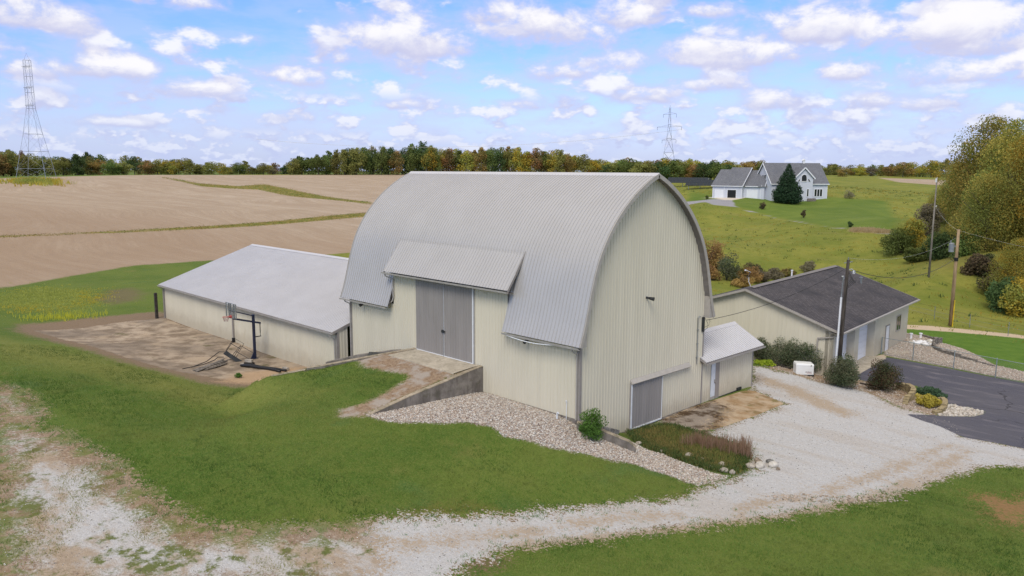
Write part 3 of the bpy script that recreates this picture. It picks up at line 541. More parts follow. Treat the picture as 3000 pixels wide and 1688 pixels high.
    t.put(b.inputs['Base Color'], c); b.inputs['Roughness'].default_value = .95; b.inputs['Specular IOR Level'].default_value = .12
    h = t.math('ADD', t.math('MULTIPLY', N3, .75), t.math('MULTIPLY', N4, .45)); h = t.math('MULTIPLY', h, t.math('SUBTRACT', 1, t.math('MULTIPLY', am, .8)))
    bumpn(t, b, h, .12, .75)
    return m
ground_material()
GROUND_NAMES = [('lawn', None), ('meadow', 'meadow'), ('lawn_by_house', 'houselawn'), ('crop_field', 'field'), ('grass_waterway', 'strip1'), ('grass_waterway', 'strip2'), ('gravel_driveway', 'gravel'), ('dirt_ramp', 'rampdirt'), ('dirt_path', 'path'),
    ('stone_bed', 'bed3'), ('stone_bed', 'bed2'), ('stone_bed', 'wedge'), ('stone_bed', 'rock'), ('concrete_yard', 'conc'), ('concrete_pad', 'slab'), ('concrete_pad', 'apron'), ('asphalt_driveway', 'asphalt'), ('house_driveway', 'hdrive')]
def lattice(x0, x1, y0, y1, st, hole=None, snap=None):
    xs = np.arange(x0, x1+st/2, st); ys = np.arange(y0, y1+st/2, st); X, Y = np.meshgrid(xs, ys); Z = hz(X, Y); nx, ny = len(xs), len(ys)
    if snap:   # edge vertices follow the coarser neighbour so that no crack opens
        k = snap
        for e in ('b', 't', 'l', 'r'):
            row = {'b': Z[0], 't': Z[-1], 'l': Z[:, 0], 'r': Z[:, -1]}[e]; idx = np.arange(len(row)); z = np.interp(idx, idx[::k], row[::k])
            if e == 'b': Z[0] = z
            elif e == 't': Z[-1] = z
            elif e == 'l': Z[:, 0] = z
            else: Z[:, -1] = z
    I = np.arange(nx*ny).reshape(ny, nx); F = np.stack([I[:-1, :-1], I[:-1, 1:], I[1:, 1:], I[1:, :-1]], -1).reshape(-1, 4)
    if hole:
        cx = (X[:-1, :-1]+st/2).ravel(); cy = (Y[:-1, :-1]+st/2).ravel()
        F = F[~((cx > hole[0]) & (cx < hole[1]) & (cy > hole[2]) & (cy < hole[3]))]
    return np.stack([X.ravel(), Y.ravel(), Z.ravel()], 1), F
def make_ground():
    parts = [lattice(-80, 48, -40, 64, .25, snap=8), lattice(-280, 200, -120, 360, 2, hole=(-80, 48, -40, 64), snap=8), lattice(-3000, 3016, -2504, 3512, 16, hole=(-280, 200, -120, 360))]
    # the three resolutions joined into one set
    V = np.concatenate([p[0] for p in parts]); off = 0; F = []
    for v, f in parts: F.append(f+off); off += len(v)
    F = np.concatenate(F); x, y = V[:, 0], V[:, 1]
    M = {}
    for k in MASKS:
        p = np.array(POLY[k]); pad = 26; near = (x > p[:, 0].min()-pad) & (x < p[:, 0].max()+pad) & (y > p[:, 1].min()-pad) & (y < p[:, 1].max()+pad)
        a = np.full(len(x), -25.0); a[near] = sdist(POLY[k], x[near], y[near]); M[k] = a
    # beyond the surveyed area it is meadow and field all round
    cls = np.zeros(len(F), int)
    fc = {k: M[k][F].mean(1) for _, k in GROUND_NAMES if k}
    for i, (nm, k) in enumerate(GROUND_NAMES):
        if k: cls[fc[k] > 0] = i
    names = sorted(set(n for n, _ in GROUND_NAMES))
    for nm in names:
        ids = [i for i, (n, _) in enumerate(GROUND_NAMES) if n == nm]; sel = F[np.isin(cls, ids)]
        if not len(sel): continue
        u, inv = np.unique(sel, return_inverse=True)
        me = np_mesh(nm, V[u], inv.reshape(sel.shape), ['ground'], {'m_'+k: ('POINT', M[k][u]) for k in MASKS}, smooth=True)
        o = mesh_obj(nm, me); o['kind'] = 'structure'; FR[o.name] = Matrix.Identity(4)
make_ground()
# ---------------------------------------------------------------- the round-roofed barn
RIB = .2286
def stations(a, b, h=.03, pitch=RIB, w=.023):
    """rib profile along a line: list of (s, height)"""
    out = [(a, 0)]; n = int((b-a)/pitch); o = (b-a-n*pitch)/2
    for i in range(n+1):
        c = a+o+i*pitch
        if c-w > a+.002 and c+w < b-.002: out += [(c-w, 0), (c-w*.65, h), (c+w*.65, h), (c+w, 0)]
    out.append((b, 0)); return out
def wall_panel(mb, p0, d, n, L, top, bot, a=0.0, h=.021, pitch=RIB):
    """vertical ribbed sheet from p0 along unit d, outward normal n; top(s), bot(s) give heights"""
    st = stations(a, L, h, pitch); rows = [[], []]
    for s_, hh in st:
        x = p0[0]+d[0]*s_+n[0]*hh; y = p0[1]+d[1]*s_+n[1]*hh
        rows[0].append((x, y, bot(s_))); rows[1].append((x, y, top(s_)))
    mb.grid(rows)
PROF = [(0, 13.35), (.45, 13.17), (.9, 12.96), (1.85, 12.40), (2.6, 11.84), (3.25, 11.24), (3.75, 10.68), (4.28, 9.95), (4.68, 9.22), (4.98, 8.45), (5.22, 7.65), (5.40, 6.95), (5.57, 6.3), (5.75, 5.75), (5.96, 5.2)]
BW, BL, XO = 10.97, 19.96, .39
def _dense():
    p = np.array(PROF); s_ = np.r_[0, np.cumsum(np.hypot(*np.diff(p, axis=0).T))]; q = np.linspace(0, s_[-1], 49)
    # smooth by interpolating in arc length and averaging
    a = np.interp(q, s_, p[:, 0]); b = np.interp(q, s_, p[:, 1])
    for _ in range(3): a[2:-1] = (a[1:-2]+2*a[2:-1]+a[3:])/4; b[2:-1] = (b[1:-2]+2*b[2:-1]+b[3:])/4
    return list(zip(a, b))
PD = _dense()
def arch_z(w): return float(np.interp(w, [p[0] for p in PD], [p[1] for p in PD]))
def pnorm(i):
    a = PD[max(i-1, 0)]; b = PD[min(i+1, len(PD)-1)]; tx, tz = b[0]-a[0], b[1]-a[1]; l = math.hypot(tx, tz); return (-tz/l, tx/l)
barn = thing('barn', 'tall cream metal barn with a grey round gothic roof and big sliding doors', 'barn', (0, 0, 0))
DX0, DX1 = -15.47, -4.56; DTOP = 9.22
def roof_side(mb, sgn, x0, x1, i0, i1, off=.0, h=.030):
    """ribbed sheet bent over the arch between profile points i0..i1; sgn -1 front, +1 back"""
    for_rows = []
    st = stations(x0, x1, h)
    for i in range(i0, i1+1):
        w, z = PD[i]; nx, nz = pnorm(i); row = []
        for s_, hh in st: row.append((s_, BW/2+sgn*(w+nx*(hh+off)), z+nz*(hh+off)))
        for_rows.append(row)
    if sgn > 0: for_rows = [r_[::-1] for r_ in for_rows]
    mb.grid(for_rows)
idorm = min(range(len(PD)), key=lambda i: abs(PD[i][1]-DTOP))
NP_ = len(PD)-1
mb = MB(); roof_side(mb, -1, -BL-XO, XO, 0, idorm); roof_side(mb, -1, -BL-XO, -15.12, idorm, NP_); roof_side(mb, -1, -5.0, XO, idorm, NP_); roof_side(mb, 1, -BL-XO, XO, 0, NP_)
for _x0, _x1 in ((-BL-XO+.03, DX0-.1), (DX1+.1, XO-.03)):  # under-deck of the front skirts
    pass
b_roof = mb.build('roof', 'roof_metal', barn)
mb = MB()   # dark-sided deck just below the sheets, open where the dormer is
def deck(mb, sgn, x0, x1, i0, i1, t=.09):
    rows = []
    for i in range(i0, i1+1):
        w, z = PD[i]; nx, nz = pnorm(i); rows.append([(x0, BW/2+sgn*(w-nx*t), z-nz*t), (x1, BW/2+sgn*(w-nx*t), z-nz*t)])
    mb.grid(rows)
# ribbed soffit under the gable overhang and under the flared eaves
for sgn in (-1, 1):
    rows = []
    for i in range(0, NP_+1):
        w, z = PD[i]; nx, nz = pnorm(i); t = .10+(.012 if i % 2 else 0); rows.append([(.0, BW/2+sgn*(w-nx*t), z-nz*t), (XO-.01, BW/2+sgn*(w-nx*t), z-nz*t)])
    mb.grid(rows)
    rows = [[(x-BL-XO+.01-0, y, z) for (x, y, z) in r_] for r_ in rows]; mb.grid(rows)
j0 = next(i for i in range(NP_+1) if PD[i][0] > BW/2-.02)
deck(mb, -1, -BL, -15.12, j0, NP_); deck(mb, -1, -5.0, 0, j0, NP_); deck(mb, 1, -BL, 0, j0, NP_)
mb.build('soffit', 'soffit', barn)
def fascia(mb, x, xw, deep=.17):
    """gable edge trim following the arch"""
    for sgn in (-1, 1):
        for i in range(NP_):
            q = []
            for k in (i, i+1):
                w, z = PD[k]; nx, nz = pnorm(k); q.append(((w+nx*.035, z+nz*.035), (w-nx*deep, z-nz*deep)))
            P = lambda p, xx: (xx, BW/2+sgn*p[0], p[1])
            vs = [P(q[0][0], x), P(q[1][0], x), P(q[1][1], x), P(q[0][1], x), P(q[0][0], x+xw), P(q[1][0], x+xw), P(q[1][1], x+xw), P(q[0][1], x+xw)]
            mb.add(vs, [(0,1,2,3), (7,6,5,4), (0,4,5,1), (3,2,6,7), (1,5,6,2), (0,3,7,4)])
mb = MB(); fascia(mb, XO-.01, .05); fascia(mb, -BL-XO-.04, .05)
for sgn in (-1, 1):   # closed triangular ends of the flared eaves
    yo = BW/2+sgn*5.9; yi = BW/2+sgn*5.44; mb.prism([(yo, 5.16), (yi, 5.16), (yi, 6.45)] if sgn > 0 else [(yo, 5.16), (yi, 6.45), (yi, 5.16)], 'x', .0, XO-.02)
    mb.prism([(yo, 5.16), (yi, 5.16), (yi, 6.45)] if sgn > 0 else [(yo, 5.16), (yi, 6.45), (yi, 5.16)], 'x', -BL-XO+.02, -BL)
mb.build('rake_trim', 'trim_tan', barn)
mb = MB(); mb.prism([(BW/2-.28, 13.25), (BW/2, 13.42), (BW/2+.28, 13.25), (BW/2+.26, 13.235), (BW/2, 13.395), (BW/2-.26, 13.235)][::-1], 'x', -BL-XO-.03, XO+.03); mb.build('ridge_cap', 'roof_metal_light', barn)
# walls
mb = MB()
def fz(s_):
    x = -BL+s_
    return 7.45 if (-15.1 < x < -4.98) else 5.32
def segs(y, cuts):  # front wall in vertical strips split at height changes
    pass
SILL_L, SILL_R = 2.86, 2.86
def low_front(x): return -.4 if x < -12.9 else (2.6 if x < -7.3 else 1.1)
for x0, x1, top, bot in ((-BL, -15.1, 5.35, -.4), (-15.1, -12.74, 7.45, -.4), (-12.74, -7.62, 7.45, 6.9), (-7.62, -4.98, 7.45, 1.1), (-4.98, 0, 5.35, .9)):
    wall_panel(mb, (x0, 0), (1, 0), (0, -1), x1-x0, lambda s_: top, lambda s_: bot)
mb.build('front_wall', 'siding_cream', barn)
mb = MB(); st = stations(0, BW, .018); zt = lambda y: arch_z(abs(y-BW/2)) - .1 if abs(y-BW/2) < 5.4 else 6.6
st = sorted(set(st+[(BW/2, 0)])); cutd = [(4.06, 6.87)]
rows = [[], []]
for y_, hh in st:
    rows[0].append((hh, y_, -.35)); rows[1].append((hh, y_, min(zt(y_), arch_z(abs(y_-BW/2))-.06)))
mb.grid(rows); mb.build('gable_wall', 'siding_cream', barn)
mb = MB(); wall_panel(mb, (-BL, BW), (1, 0), (0, 1), BL, lambda s_: 5.35, lambda s_: -1.5)
rows = [[], []]
for y_, hh in st: rows[0].append((-BL-hh, y_, -1)); rows[1].append((-BL-hh, y_, arch_z(abs(y_-BW/2))-.06))
mb.grid(rows); mb.build('back_wall', 'siding_cream', barn)
mb = MB()
for (x, y, z0, z1) in ((0, 0, .55, 5.3), (-BL, 0, -.4, 5.3), (0, BW, -.2, 5.3), (-BL, BW, -1, 5.3)):
    sx = -1 if x == 0 else 1; sy = 1 if y == 0 else -1
    mb.box(min(x-sx*.026, x+sx*.20), max(x-sx*.026, x+sx*.20), *(sorted((y-sy*.028, y-sy*.0))), z0, z1)
    mb.box(*(sorted((x-sx*.028, x))), *(sorted((y, y+sy*.12))), z0, z1)
mb.build('corner_trim', 'trim_grey', barn)
mb = MB(); mb.box(-7.2, -.05, -.05, -.02, 1.02, 1.47); mb.box(-BL, -13, -.05, -.02, -.5, -.2); mb.box(.02, .05, 3.2, 10.9, -.3, .04); mb.build('foundation', 'concrete_wall', barn)
# dormer over the doors
Ddep = 1.0
mb = MB(); st = stations(DX0, DX1, .030); ytop, ztop = BW/2-PD[idorm][0], PD[idorm][1]; yt, zt_ = ytop+.10, ztop+.16
n_y, n_z = -(zt_-7.37), (yt+.466); l = math.hypot(n_y, n_z); n_y /= l; n_z /= l
mb.grid([[(s_, yt+n_y*(hh+.0), zt_+n_z*(hh+.0)) for s_, hh in st], [(s_, -.466+n_y*(hh+.03), 7.37+n_z*(hh+.03)) for s_, hh in st]])
mb.build('dormer_roof', 'roof_metal', barn)
mb = MB()
for x in (DX0, DX1-.04):
    mb.prism([(-.466, 7.40), (yt, zt_+.03), (yt+.05, zt_-.16), (-.466, 7.20)], 'x', x, x+.04)
mb.build('dormer_trim', 'trim_grey', barn)
mb = MB()
for x in (-15.1, -5.02):   # side cheeks filling between dormer and arch
    pts = [(0, 5.2), (0, 7.42)]+[(yt-.02, zt_-.05)]+[(BW/2-PD[i][0]+.06, PD[i][1]) for i in range(idorm, NP_+1) if PD[i][0] < BW/2-.05]
    mb.prism(pts, 'x', x, x+.04)
mb.build('dormer_cheek', 'trim_grey', barn)
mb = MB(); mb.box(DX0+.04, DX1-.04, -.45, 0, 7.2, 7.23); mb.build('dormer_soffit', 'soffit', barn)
# gutters with downspouts
def gutter(parent, x0, x1, y, z, mat='gutter', ax='x', out=-1, drop0=0, drop1=0):
    mb = MB(); prof = [(0, 0), (out*.11, 0), (out*.13, .10), (out*.115, .10), (out*.10, .015), (0, .015)]
    if out > 0: prof = prof[::-1]
    a = len(mb.v)
    if ax == 'x': mb.prism([(y+p, z+q) for p, q in prof], 'x', x0, x1)
    else: mb.prism([(y+p, z+q) for p, q in prof], 'y', x0, x1)
    mb.v = [(v[0], v[1], v[2]-(drop0*(1-t)+drop1*t)) for v in mb.v for t in [((v[0] if ax == 'x' else v[1])-x0)/(x1-x0)]]
    return mb.build('gutter', mat, parent)
gutter(barn, DX0-.05, DX1+.05, -.47, 7.24); gutter(barn, -BL-XO, -15.2, -.48, 5.08)
g = gutter(barn, -4.9, XO, -.48, 5.08, 'gutter', drop0=0)
mb = MB()   # the sagging middle of the right-hand gutter is a bent strip hanging below it
pts = [(-4.9+5.2*i/16, -.56, 5.12-.16*math.sin(PI*min(1, i/12))) for i in range(17)]; mb.tube(pts, .028, 6); mb.build('gutter_strip', 'trim_white', barn)
def downspout(parent, pts, mat='gutter', w=.075):
    mb = MB()
    for a, b in zip(pts[:-1], pts[1:]): mb.beam(a, b, w, w*.8)
    return mb.build('downspout', mat, parent)
downspout(barn, [(-.12, -.50, 5.1), (-.12, -.47, 4.95), (-.12, -.09, 4.75), (-.12, -.09, 1.45)], 'trim_tan')
downspout(barn, [(-BL+.1, -.50, 5.1), (-BL+.1, -.47, 4.98), (-BL+.1, -.09, 4.78), (-BL+.1, -.09, -.2)], 'gutter')
downspout(barn, [(-15.3, -.5, 7.25), (-15.3, -.46, 7.1), (-15.02, -.09, 6.9), (-15.02, -.09, 5.75), (-15.12, -.12, 5.5), (-15.5, -.45, 5.3)], 'gutter')
# sliding doors
for x0, x1 in ((-12.74, -10.22), (-10.18, -7.72)):
    mb = MB(); wall_panel(mb, (x0, -.07), (1, 0), (0, -1), x1-x0, lambda s_: 7.14, lambda s_: 2.9, h=.016); mb.quad((x0, -.07, 2.9), (x0, -.01, 2.9), (x0, -.01, 7.14), (x0, -.07, 7.14)); mb.quad((x1, -.01, 2.9), (x1, -.07, 2.9), (x1, -.07, 7.14), (x1, -.01, 7.14))
    d = mb.build('sliding_door', 'siding_grey', barn)
    mb = MB(); mb.box(x1-.0, x1+.07 if x1 > -9 else x1+.035, -.11, -.03, 2.88, 7.14); mb.box(x0, x1, -.11, -.03, 2.86, 2.93)
    if x0 > -11: mb.box(x0-.035, x0, -.11, -.03, 2.88, 7.14)
    mb.build('door_frame', 'trim_white', d)
    if x0 < -11: mb = MB(); mb.box(x1-.12, x1+.18, -.17, -.11, 4.33, 4.40); mb.box(x1-.06, x1+.06, -.19, -.11, 4.28, 4.45); mb.build('latch', 'dark_metal', d)
mb = MB(); mb.box(-12.9, -7.6, -.14, -.02, 7.14, 7.24); mb.build('door_track', 'trim_grey', barn)
mb = MB(); mb.box(-12.78, -12.74, -.09, -.0, 2.86, 7.14); mb.box(-7.62, -7.58, -.05, 0, 2.86, 7.14); mb.build('door_jamb', 'trim_tan', barn)
mb = MB(); wall_panel(mb, (.07, 4.14), (0, 1), (1, 0), 2.70, lambda s_: 2.6, lambda s_: .06, h=.016); mb.quad((.07, 6.84, .06), (0, 6.84, .06), (0, 6.84, 2.6), (.07, 6.84, 2.6)); mb.quad((0, 4.14, .06), (.07, 4.14, .06), (.07, 4.14, 2.6), (0, 4.14, 2.6))
d = mb.build('sliding_door', 'siding_grey', barn)
mb = MB(); mb.box(.03, .11, 4.04, 4.14, .0, 2.6); mb.box(.03, .105, 4.14, 6.86, .0, .07); mb.box(.03, .10, 6.84, 6.87, .0, 2.6); mb.build('door_frame', 'trim_white', d)
mb = MB(); mb.prism([(.02, 2.50), (.2, 2.50), (.22, 2.54), (.02, 2.74)], 'y', 4.0, 9.5); mb.build('door_track', 'trim_tan', barn)
mb = MB(); mb.box(.02, .09, 3.98, 4.04, 0, 2.6); mb.build('door_jamb', 'trim_grey', barn)
def flood(parent, p, d, name='flood_lamp'):
    mb = MB(); p = Vector(p); d = Vector(d).normalized(); mb.tube([p, p+d*.10], .06, 10); mb.tube([p+d*.10, p+d*.16, p+d*.42], .035, 10, .10); mb.tube([p+d*.42, p+d*.44], .105, 10)
    return mb.build(name, 'dark_metal', parent)
flood(barn, (.0, 5.24, 6.95), (1, .25, -.12)); flood(barn, (-18.2, -.02, 5.02), (.1, -1, -.25)); flood(barn, (-3.4, -.02, 4.98), (.1, -1, -.25))
mb = MB(); mb.tube([(.05, 10.3, 2.5), (.05, 10.25, 5.2), (.05, 10.36, 5.3), (.05, 10.5, 5.25)], .025, 8)
for z in (2.9, 3.7, 4.5): mb.box(.02, .08, 10.20, 10.36, z, z+.03)
mb.build('conduit', 'galv', barn)
mb = MB(); mb.box(.02, .14, 10.72, 10.84, 4.35, 5.2); mb.tube([(.1, 10.78, 5.2), (.12, 10.9, 5.1), (.14, 11.15, 4.8), (.1, 11.2, 4.5), (.06, 10.9, 4.4)], .012, 6); mb.tube([(.1, 10.9, 4.6), (.12, 11.3, 4.65), (.14, 11.4, 4.9), (.2, 11.2, 5.0)], .012, 6)
mb.build('service_entry', 'dark_metal', barn)
mb = MB(); mb.tube([(-.75, -.10, 1.3), (-.75, -.07, 2.2)], .02, 6); mb.tube([(-.75, -.07, 2.2), (-.75, -.12, 2.32)], .03, 6); mb.build('hydrant_pipe', 'trim_white', barn)
# ---------------------------------------------------------------- lean-to shed at the gable corner
lt = thing('small_shed', 'small cream metal shed with a white door against the barn gable corner', 'shed', (0, 11, 0))
mb = MB(); wall_panel(mb, (0, 10.99), (0, 1), (1, 0), .96, lambda s_: 2.6, lambda s_: -.2); wall_panel(mb, (0, 12.86), (0, 1), (1, 0), 3.98, lambda s_: 2.6, lambda s_: -.05 if s_ < 2.55 else .16 if s_ < 2.7 else -.3)
mb.box(-.03, .0, 11.9, 12.9, 2.2, 2.6); wall_panel(mb, (0, 16.9), (-1, 0), (0, 1), 3.5, lambda s_: 2.6+1.15*(1-abs(s_-1.7)/1.75), lambda s_: -.6); mb.build('wall', 'siding_cream', lt)
def gable_roof_half(mb, p_eave, p_ridge, axis_d, L, st_h=.042, pitch=RIB):
    e = Vector(p_eave); r_ = Vector(p_ridge); d = Vector(axis_d); n = (r_-e).cross(d).normalized()
    if n.z < 0: n = -n
    st = stations(0, L, st_h, pitch); mb.grid([[tuple(r_+d*s_+n*hh) for s_, hh in st], [tuple(e+d*s_+n*hh) for s_, hh in st]])
mb = MB(); gable_roof_half(mb, (.45, 10.7, 2.58), (-1.7, 10.7, 3.78), (0, 1, 0), 6.75); gable_roof_half(mb, (-3.85, 11.05, 2.58), (-1.7, 11.05, 3.78), (0, 1, 0), 6.4)
mb.prism([(-1.95, 3.66), (-1.7, 3.82), (-1.45, 3.66), (-1.7, 3.79)], 'y', 11.0, 17.47)
mb.build('roof', 'roof_metal_light', lt)
mb = MB(); mb.prism([(.45, 2.56), (-1.7, 3.76), (-3.85, 2.56), (-3.85, 2.44), (-1.7, 3.62), (.45, 2.44)], 'y', 17.43, 17.47); mb.prism([(.45, 2.56), (-.0, 2.81), (-.0, 2.65), (.45, 2.44)], 'y', 10.68, 10.72); mb.box(.42, .45, 10.7, 17.45, 2.43, 2.56); mb.build('rake_trim', 'trim_grey', lt)
mb = MB(); mb.quad((.43, 10.72, 2.45), (.43, 17.43, 2.45), (0, 17.43, 2.56), (0, 10.72, 2.56)); mb.build('soffit', 'soffit', lt)
gutter(lt, 10.7, 17.45, .46, 2.45, ax='y', out=1)
mb = MB(); mb.box(-.12, .028, 16.84, 16.93, -.35, 2.5); mb.build('corner_trim', 'trim_grey', lt)
mb = MB(); mb.box(.0, .035, 11.98, 12.42, .18, 2.2); d = mb.build('door', 'door_white', lt)
mb = MB(); mb.box(-.01, .03, 11.98, 12.42, -.03, .18); mb.build('door_step', 'trim_tan', lt)
mb = MB(); mb.tube([(.035, 12.36, 1.0), (.09, 12.36, 1.0)], .03, 8); mb.box(.034, .042, 12.33, 12.39, 1.0, 1.2); mb.build('knob', 'rock_tan', d)
mb = MB(); mb.box(.0, .05, 12.42, 12.86, -.03, 2.5) if False else None; mb.box(-.0, .05, 12.43, 12.86, -.05, 2.45); mb.build('door_jamb', 'trim_grey', lt)
mb = MB(); mb.box(.02, .06, 12.9, 15.5, -.08, .02); mb.box(.02, .10, 15.0, 15.5, .0, .16); mb.build('sill_board', 'dark_metal', lt)
# ---------------------------------------------------------------- long low shed
sh = thing('long_shed', 'long low cream metal shed with a pale grey roof beside the concrete yard', 'shed', (-50, -.79, -.25))
SX0, SX1, SY = -50.18, -20.35, -.79
mb = MB(); wall_panel(mb, (-50.0, SY), (1, 0), (0, -1), 29.6, lambda s_: 2.85, lambda s_: -.5); wall_panel(mb, (-20.4, SY), (0, 1), (1, 0), .8, lambda s_: 2.9+s_*.33, lambda s_: -.5)
wall_panel(mb, (-50.0, 17.2), (0, -1), (-1, 0), 18.0, lambda s_: 2.9+3.0*(1-abs(s_-9)/9), lambda s_: -.6); wall_panel(mb, (-20.5, 17.2), (-1, 0), (0, 1), 29.5, lambda s_: 2.9, lambda s_: -.6); mb.build('wall', 'siding_cream', sh)
mb = MB(); gable_roof_half(mb, (SX0, -1.19, 2.9), (SX0, 8.2, 6.05), (1, 0, 0), 29.83); gable_roof_half(mb, (SX0, 17.6, 2.9), (SX0, 8.2, 6.05), (1, 0, 0), 29.83)
mb.prism([(7.9, 5.99), (8.2, 6.11), (8.5, 5.99), (8.2, 6.07)], 'x', SX0, SX1); mb.build('roof', 'roof_metal_light', sh)
mb = MB()
for x in (SX0-.02, SX1-.02): mb.prism([(-1.19, 2.93), (8.2, 6.09), (17.6, 2.93), (17.6, 2.75), (8.2, 5.9), (-1.19, 2.75)], 'x', x, x+.05)
mb.box(SX0, SX1, -1.2, -1.17, 2.74, 2.89); mb.build('fascia', 'trim_grey', sh)
mb = MB(); mb.quad((SX0, -1.17, 2.76), (SX1, -1.17, 2.76), (SX1, SY, 2.80), (SX0, SY, 2.80)); mb.build('soffit', 'soffit', sh)
gutter(sh, SX0, SX1, -1.2, 2.78)
mb = MB(); mb.box(-50.03, -49.85, SY-.028, SY, -.4, 2.8); mb.box(-20.55, -20.38, SY-.028, SY, -.4, 2.8); mb.box(-20.4, -20.37, SY-.028, SY+.12, -.4, 2.8); mb.build('corner_trim', 'trim_grey', sh)
downspout(sh, [(-20.6, -1.25, 2.75), (-20.6, -1.22, 2.6), (-20.6, -.9, 2.4), (-20.6, -.88, .5)], 'gutter')
d = downspout(sh, [(-35.65, -1.25, 2.75), (-35.65, -1.2, 2.6), (-35.65, -.92, 2.4), (-35.65, -.92, -.2)], 'trim_grey', .10)
mb = MB(); mb.box(-35.73, -35.57, -1.02, -.82, -.28, .12); mb.build('drain_boot', 'black', d)
downspout(sh, [(-49.9, -1.25, 2.75), (-49.9, -.92, 2.5), (-49.9, -.92, -.2)], 'trim_grey')
# ---------------------------------------------------------------- garage with dark shingle roof
GX, GY, GA, GL, GW, GE, GR, GB = 1.8, 24.75, -.08, 18.65, 12.82, 2.66, 5.0, -.9
gar = thing('garage_building', 'cream metal garage with a dark weathered shingle roof beyond the gravel', 'garage', (GX, GY, GB))
def G(u, v, z): return (GX+u*math.sin(GA)-v*math.cos(GA), GY+u*math.cos(GA)+v*math.sin(GA), z)
ud = (math.sin(GA), math.cos(GA)); vd = (-math.cos(GA), math.sin(GA))
slope = (GR-GE)/(GW/2+.64); wz = lambda v: GE+slope*(min(v, GW-v)+.64)-.06
def gbox(mb, u0, u1, v0, v1, z0, z1):
    b = len(mb.v); mb.box(u0, u1, v0, v1, z0, z1); mb.v[b:] = [G(*p) for p in mb.v[b:]]; mb.f[-6:] = [f[::-1] for f in mb.f[-6:]]
mb = MB(); wall_panel(mb, G(0, 0, 0), vd, (-ud[0], -ud[1]), GW, lambda s_: wz(s_), lambda s_: -1.1, pitch=.3048); wall_panel(mb, G(GL, GW, 0), (-vd[0], -vd[1]), ud, GW, lambda s_: wz(s_), lambda s_: -1.3, pitch=.3048)
wall_panel(mb, G(0, GW, 0), ud, vd, GL, lambda s_: GE+.1, lambda s_: -2.5, pitch=.3048)
mb.build('gable_wall', 'siding_cream', gar)
FD = .58  # the overhead doors sit back behind piers
mb = MB()
for u0, u1 in ((0, .45), (4.55, 5.5)): gbox(mb, u0, u1, 0, FD, -1.1, GE-.05)
gbox(mb, 9.35, GL, 0, .15, -1.2, GE-.05); gbox(mb, 9.35, 9.5, .15, FD, -1.1, GE-.05); gbox(mb, .45, 9.35, FD+.003, FD+.1, 1.9, GE-.05)
mb.build('front_wall', 'siding_cream', gar)
for u0, u1 in ((.45, 4.55), (5.5, 9.35)):
    mb = MB(); 
    for k in range(6):
        gbox(mb, u0, u1, FD-.01, FD+.04, GB+k*.47, GB+k*.47+.455)
    gbox(mb, u0, u1, FD+.02, FD+.06, GB, 1.95); mb.build('overhead_door', 'house_white', gar)
mb = MB(); gbox(mb, -.2, 9.6, -.9, FD+.05, GB-.25, GB+.06); mb.build('threshold', 'concrete_slab', gar)
mb = MB(); gbox(mb, 12.25, 13.15, -.03, 0, GB+.02, 1.15); d = mb.build('door', 'trim_white', gar)
mb = MB(); gbox(mb, 12.17, 12.25, -.05, .0, GB, 1.22); gbox(mb, 13.15, 13.23, -.05, 0, GB, 1.22); gbox(mb, 12.17, 13.23, -.05, 0, 1.15, 1.22); mb.build('door_frame', 'trim_grey', d)
mb = MB(); gbox(mb, 15.2, 16.3, -.03, .0, .35, 1.55); d = mb.build('window', 'glass_dark', gar)
mb = MB()
for a in ((15.12, 15.2, .27, 1.63), (16.3, 16.38, .27, 1.63), (15.2, 16.3, .27, .35), (15.2, 16.3, 1.55, 1.63), (15.72, 15.78, .35, 1.55)): gbox(mb, a[0], a[1], -.05, 0, a[2], a[3])
mb.build('frame', 'trim_tan', d)
mb = MB(); o_ = .42; e_ = .64
p = [G(-o_, -e_, GE), G(GL+o_, -e_, GE), G(GL+o_, GW/2, GR), G(-o_, GW/2, GR), G(GL+o_, GW+e_, GE), G(-o_, GW+e_, GE)]
mb.quad(p[0], p[1], p[2], p[3]); mb.quad(p[3], p[2], p[4], p[5])
def guv(v):
    dx, dy = v[0]-GX, v[1]-GY; u = dx*ud[0]+dy*ud[1]; w_ = dx*vd[0]+dy*vd[1]; return (u, w_*1.07)
mb.build('roof', 'shingle_dark', gar, uvf=guv)
mb = MB(); gb2 = lambda a, b, w, h: mb.beam(a, b, w, h)
gb2(G(-o_, -e_, GE-.09), G(GL+o_, -e_, GE-.09), .03, .16); gb2(G(-o_, -e_, GE-.085), G(-o_, GW/2, GR-.085), .03, .17); gb2(G(-o_, GW+e_, GE-.085), G(-o_, GW/2, GR-.085), .03, .17); gb2(G(GL+o_, -e_, GE-.085), G(GL+o_, GW/2, GR-.085), .03, .17)
mb.build('fascia', 'trim_tan', gar)
mb = MB(); mb.quad(G(-o_, -e_, GE-.16), G(-o_, .1, GE-.1), G(GL+o_, .1, GE-.1), G(GL+o_, -e_, GE-.16)); mb.build('soffit', 'trim_tan', gar)
mb = MB(); a = G(-o_, -e_-.07, GE-.05); b = G(GL+o_, -e_-.07, GE-.08); mb.beam(a, b, .12, .1); mb.build('gutter', 'trim_tan', gar)
mb = MB()
for q in (-1, 1):
    mb.quad(G(-o_+.9, GW/2, GR+.06), G(GL-.1, GW/2, GR+.06), G(GL-.1, GW/2+q*.28, GR-.02), G(-o_+.9, GW/2+q*.28, GR-.02))
mb.build('ridge_vent', 'soffit', gar)
downspout(gar, [G(-.1, -.6, GE-.15), G(-.12, .1, GE-.45), G(-.12, 1.05, GE-.62), G(-.12, 1.1, -.9)], 'trim_tan', .09)
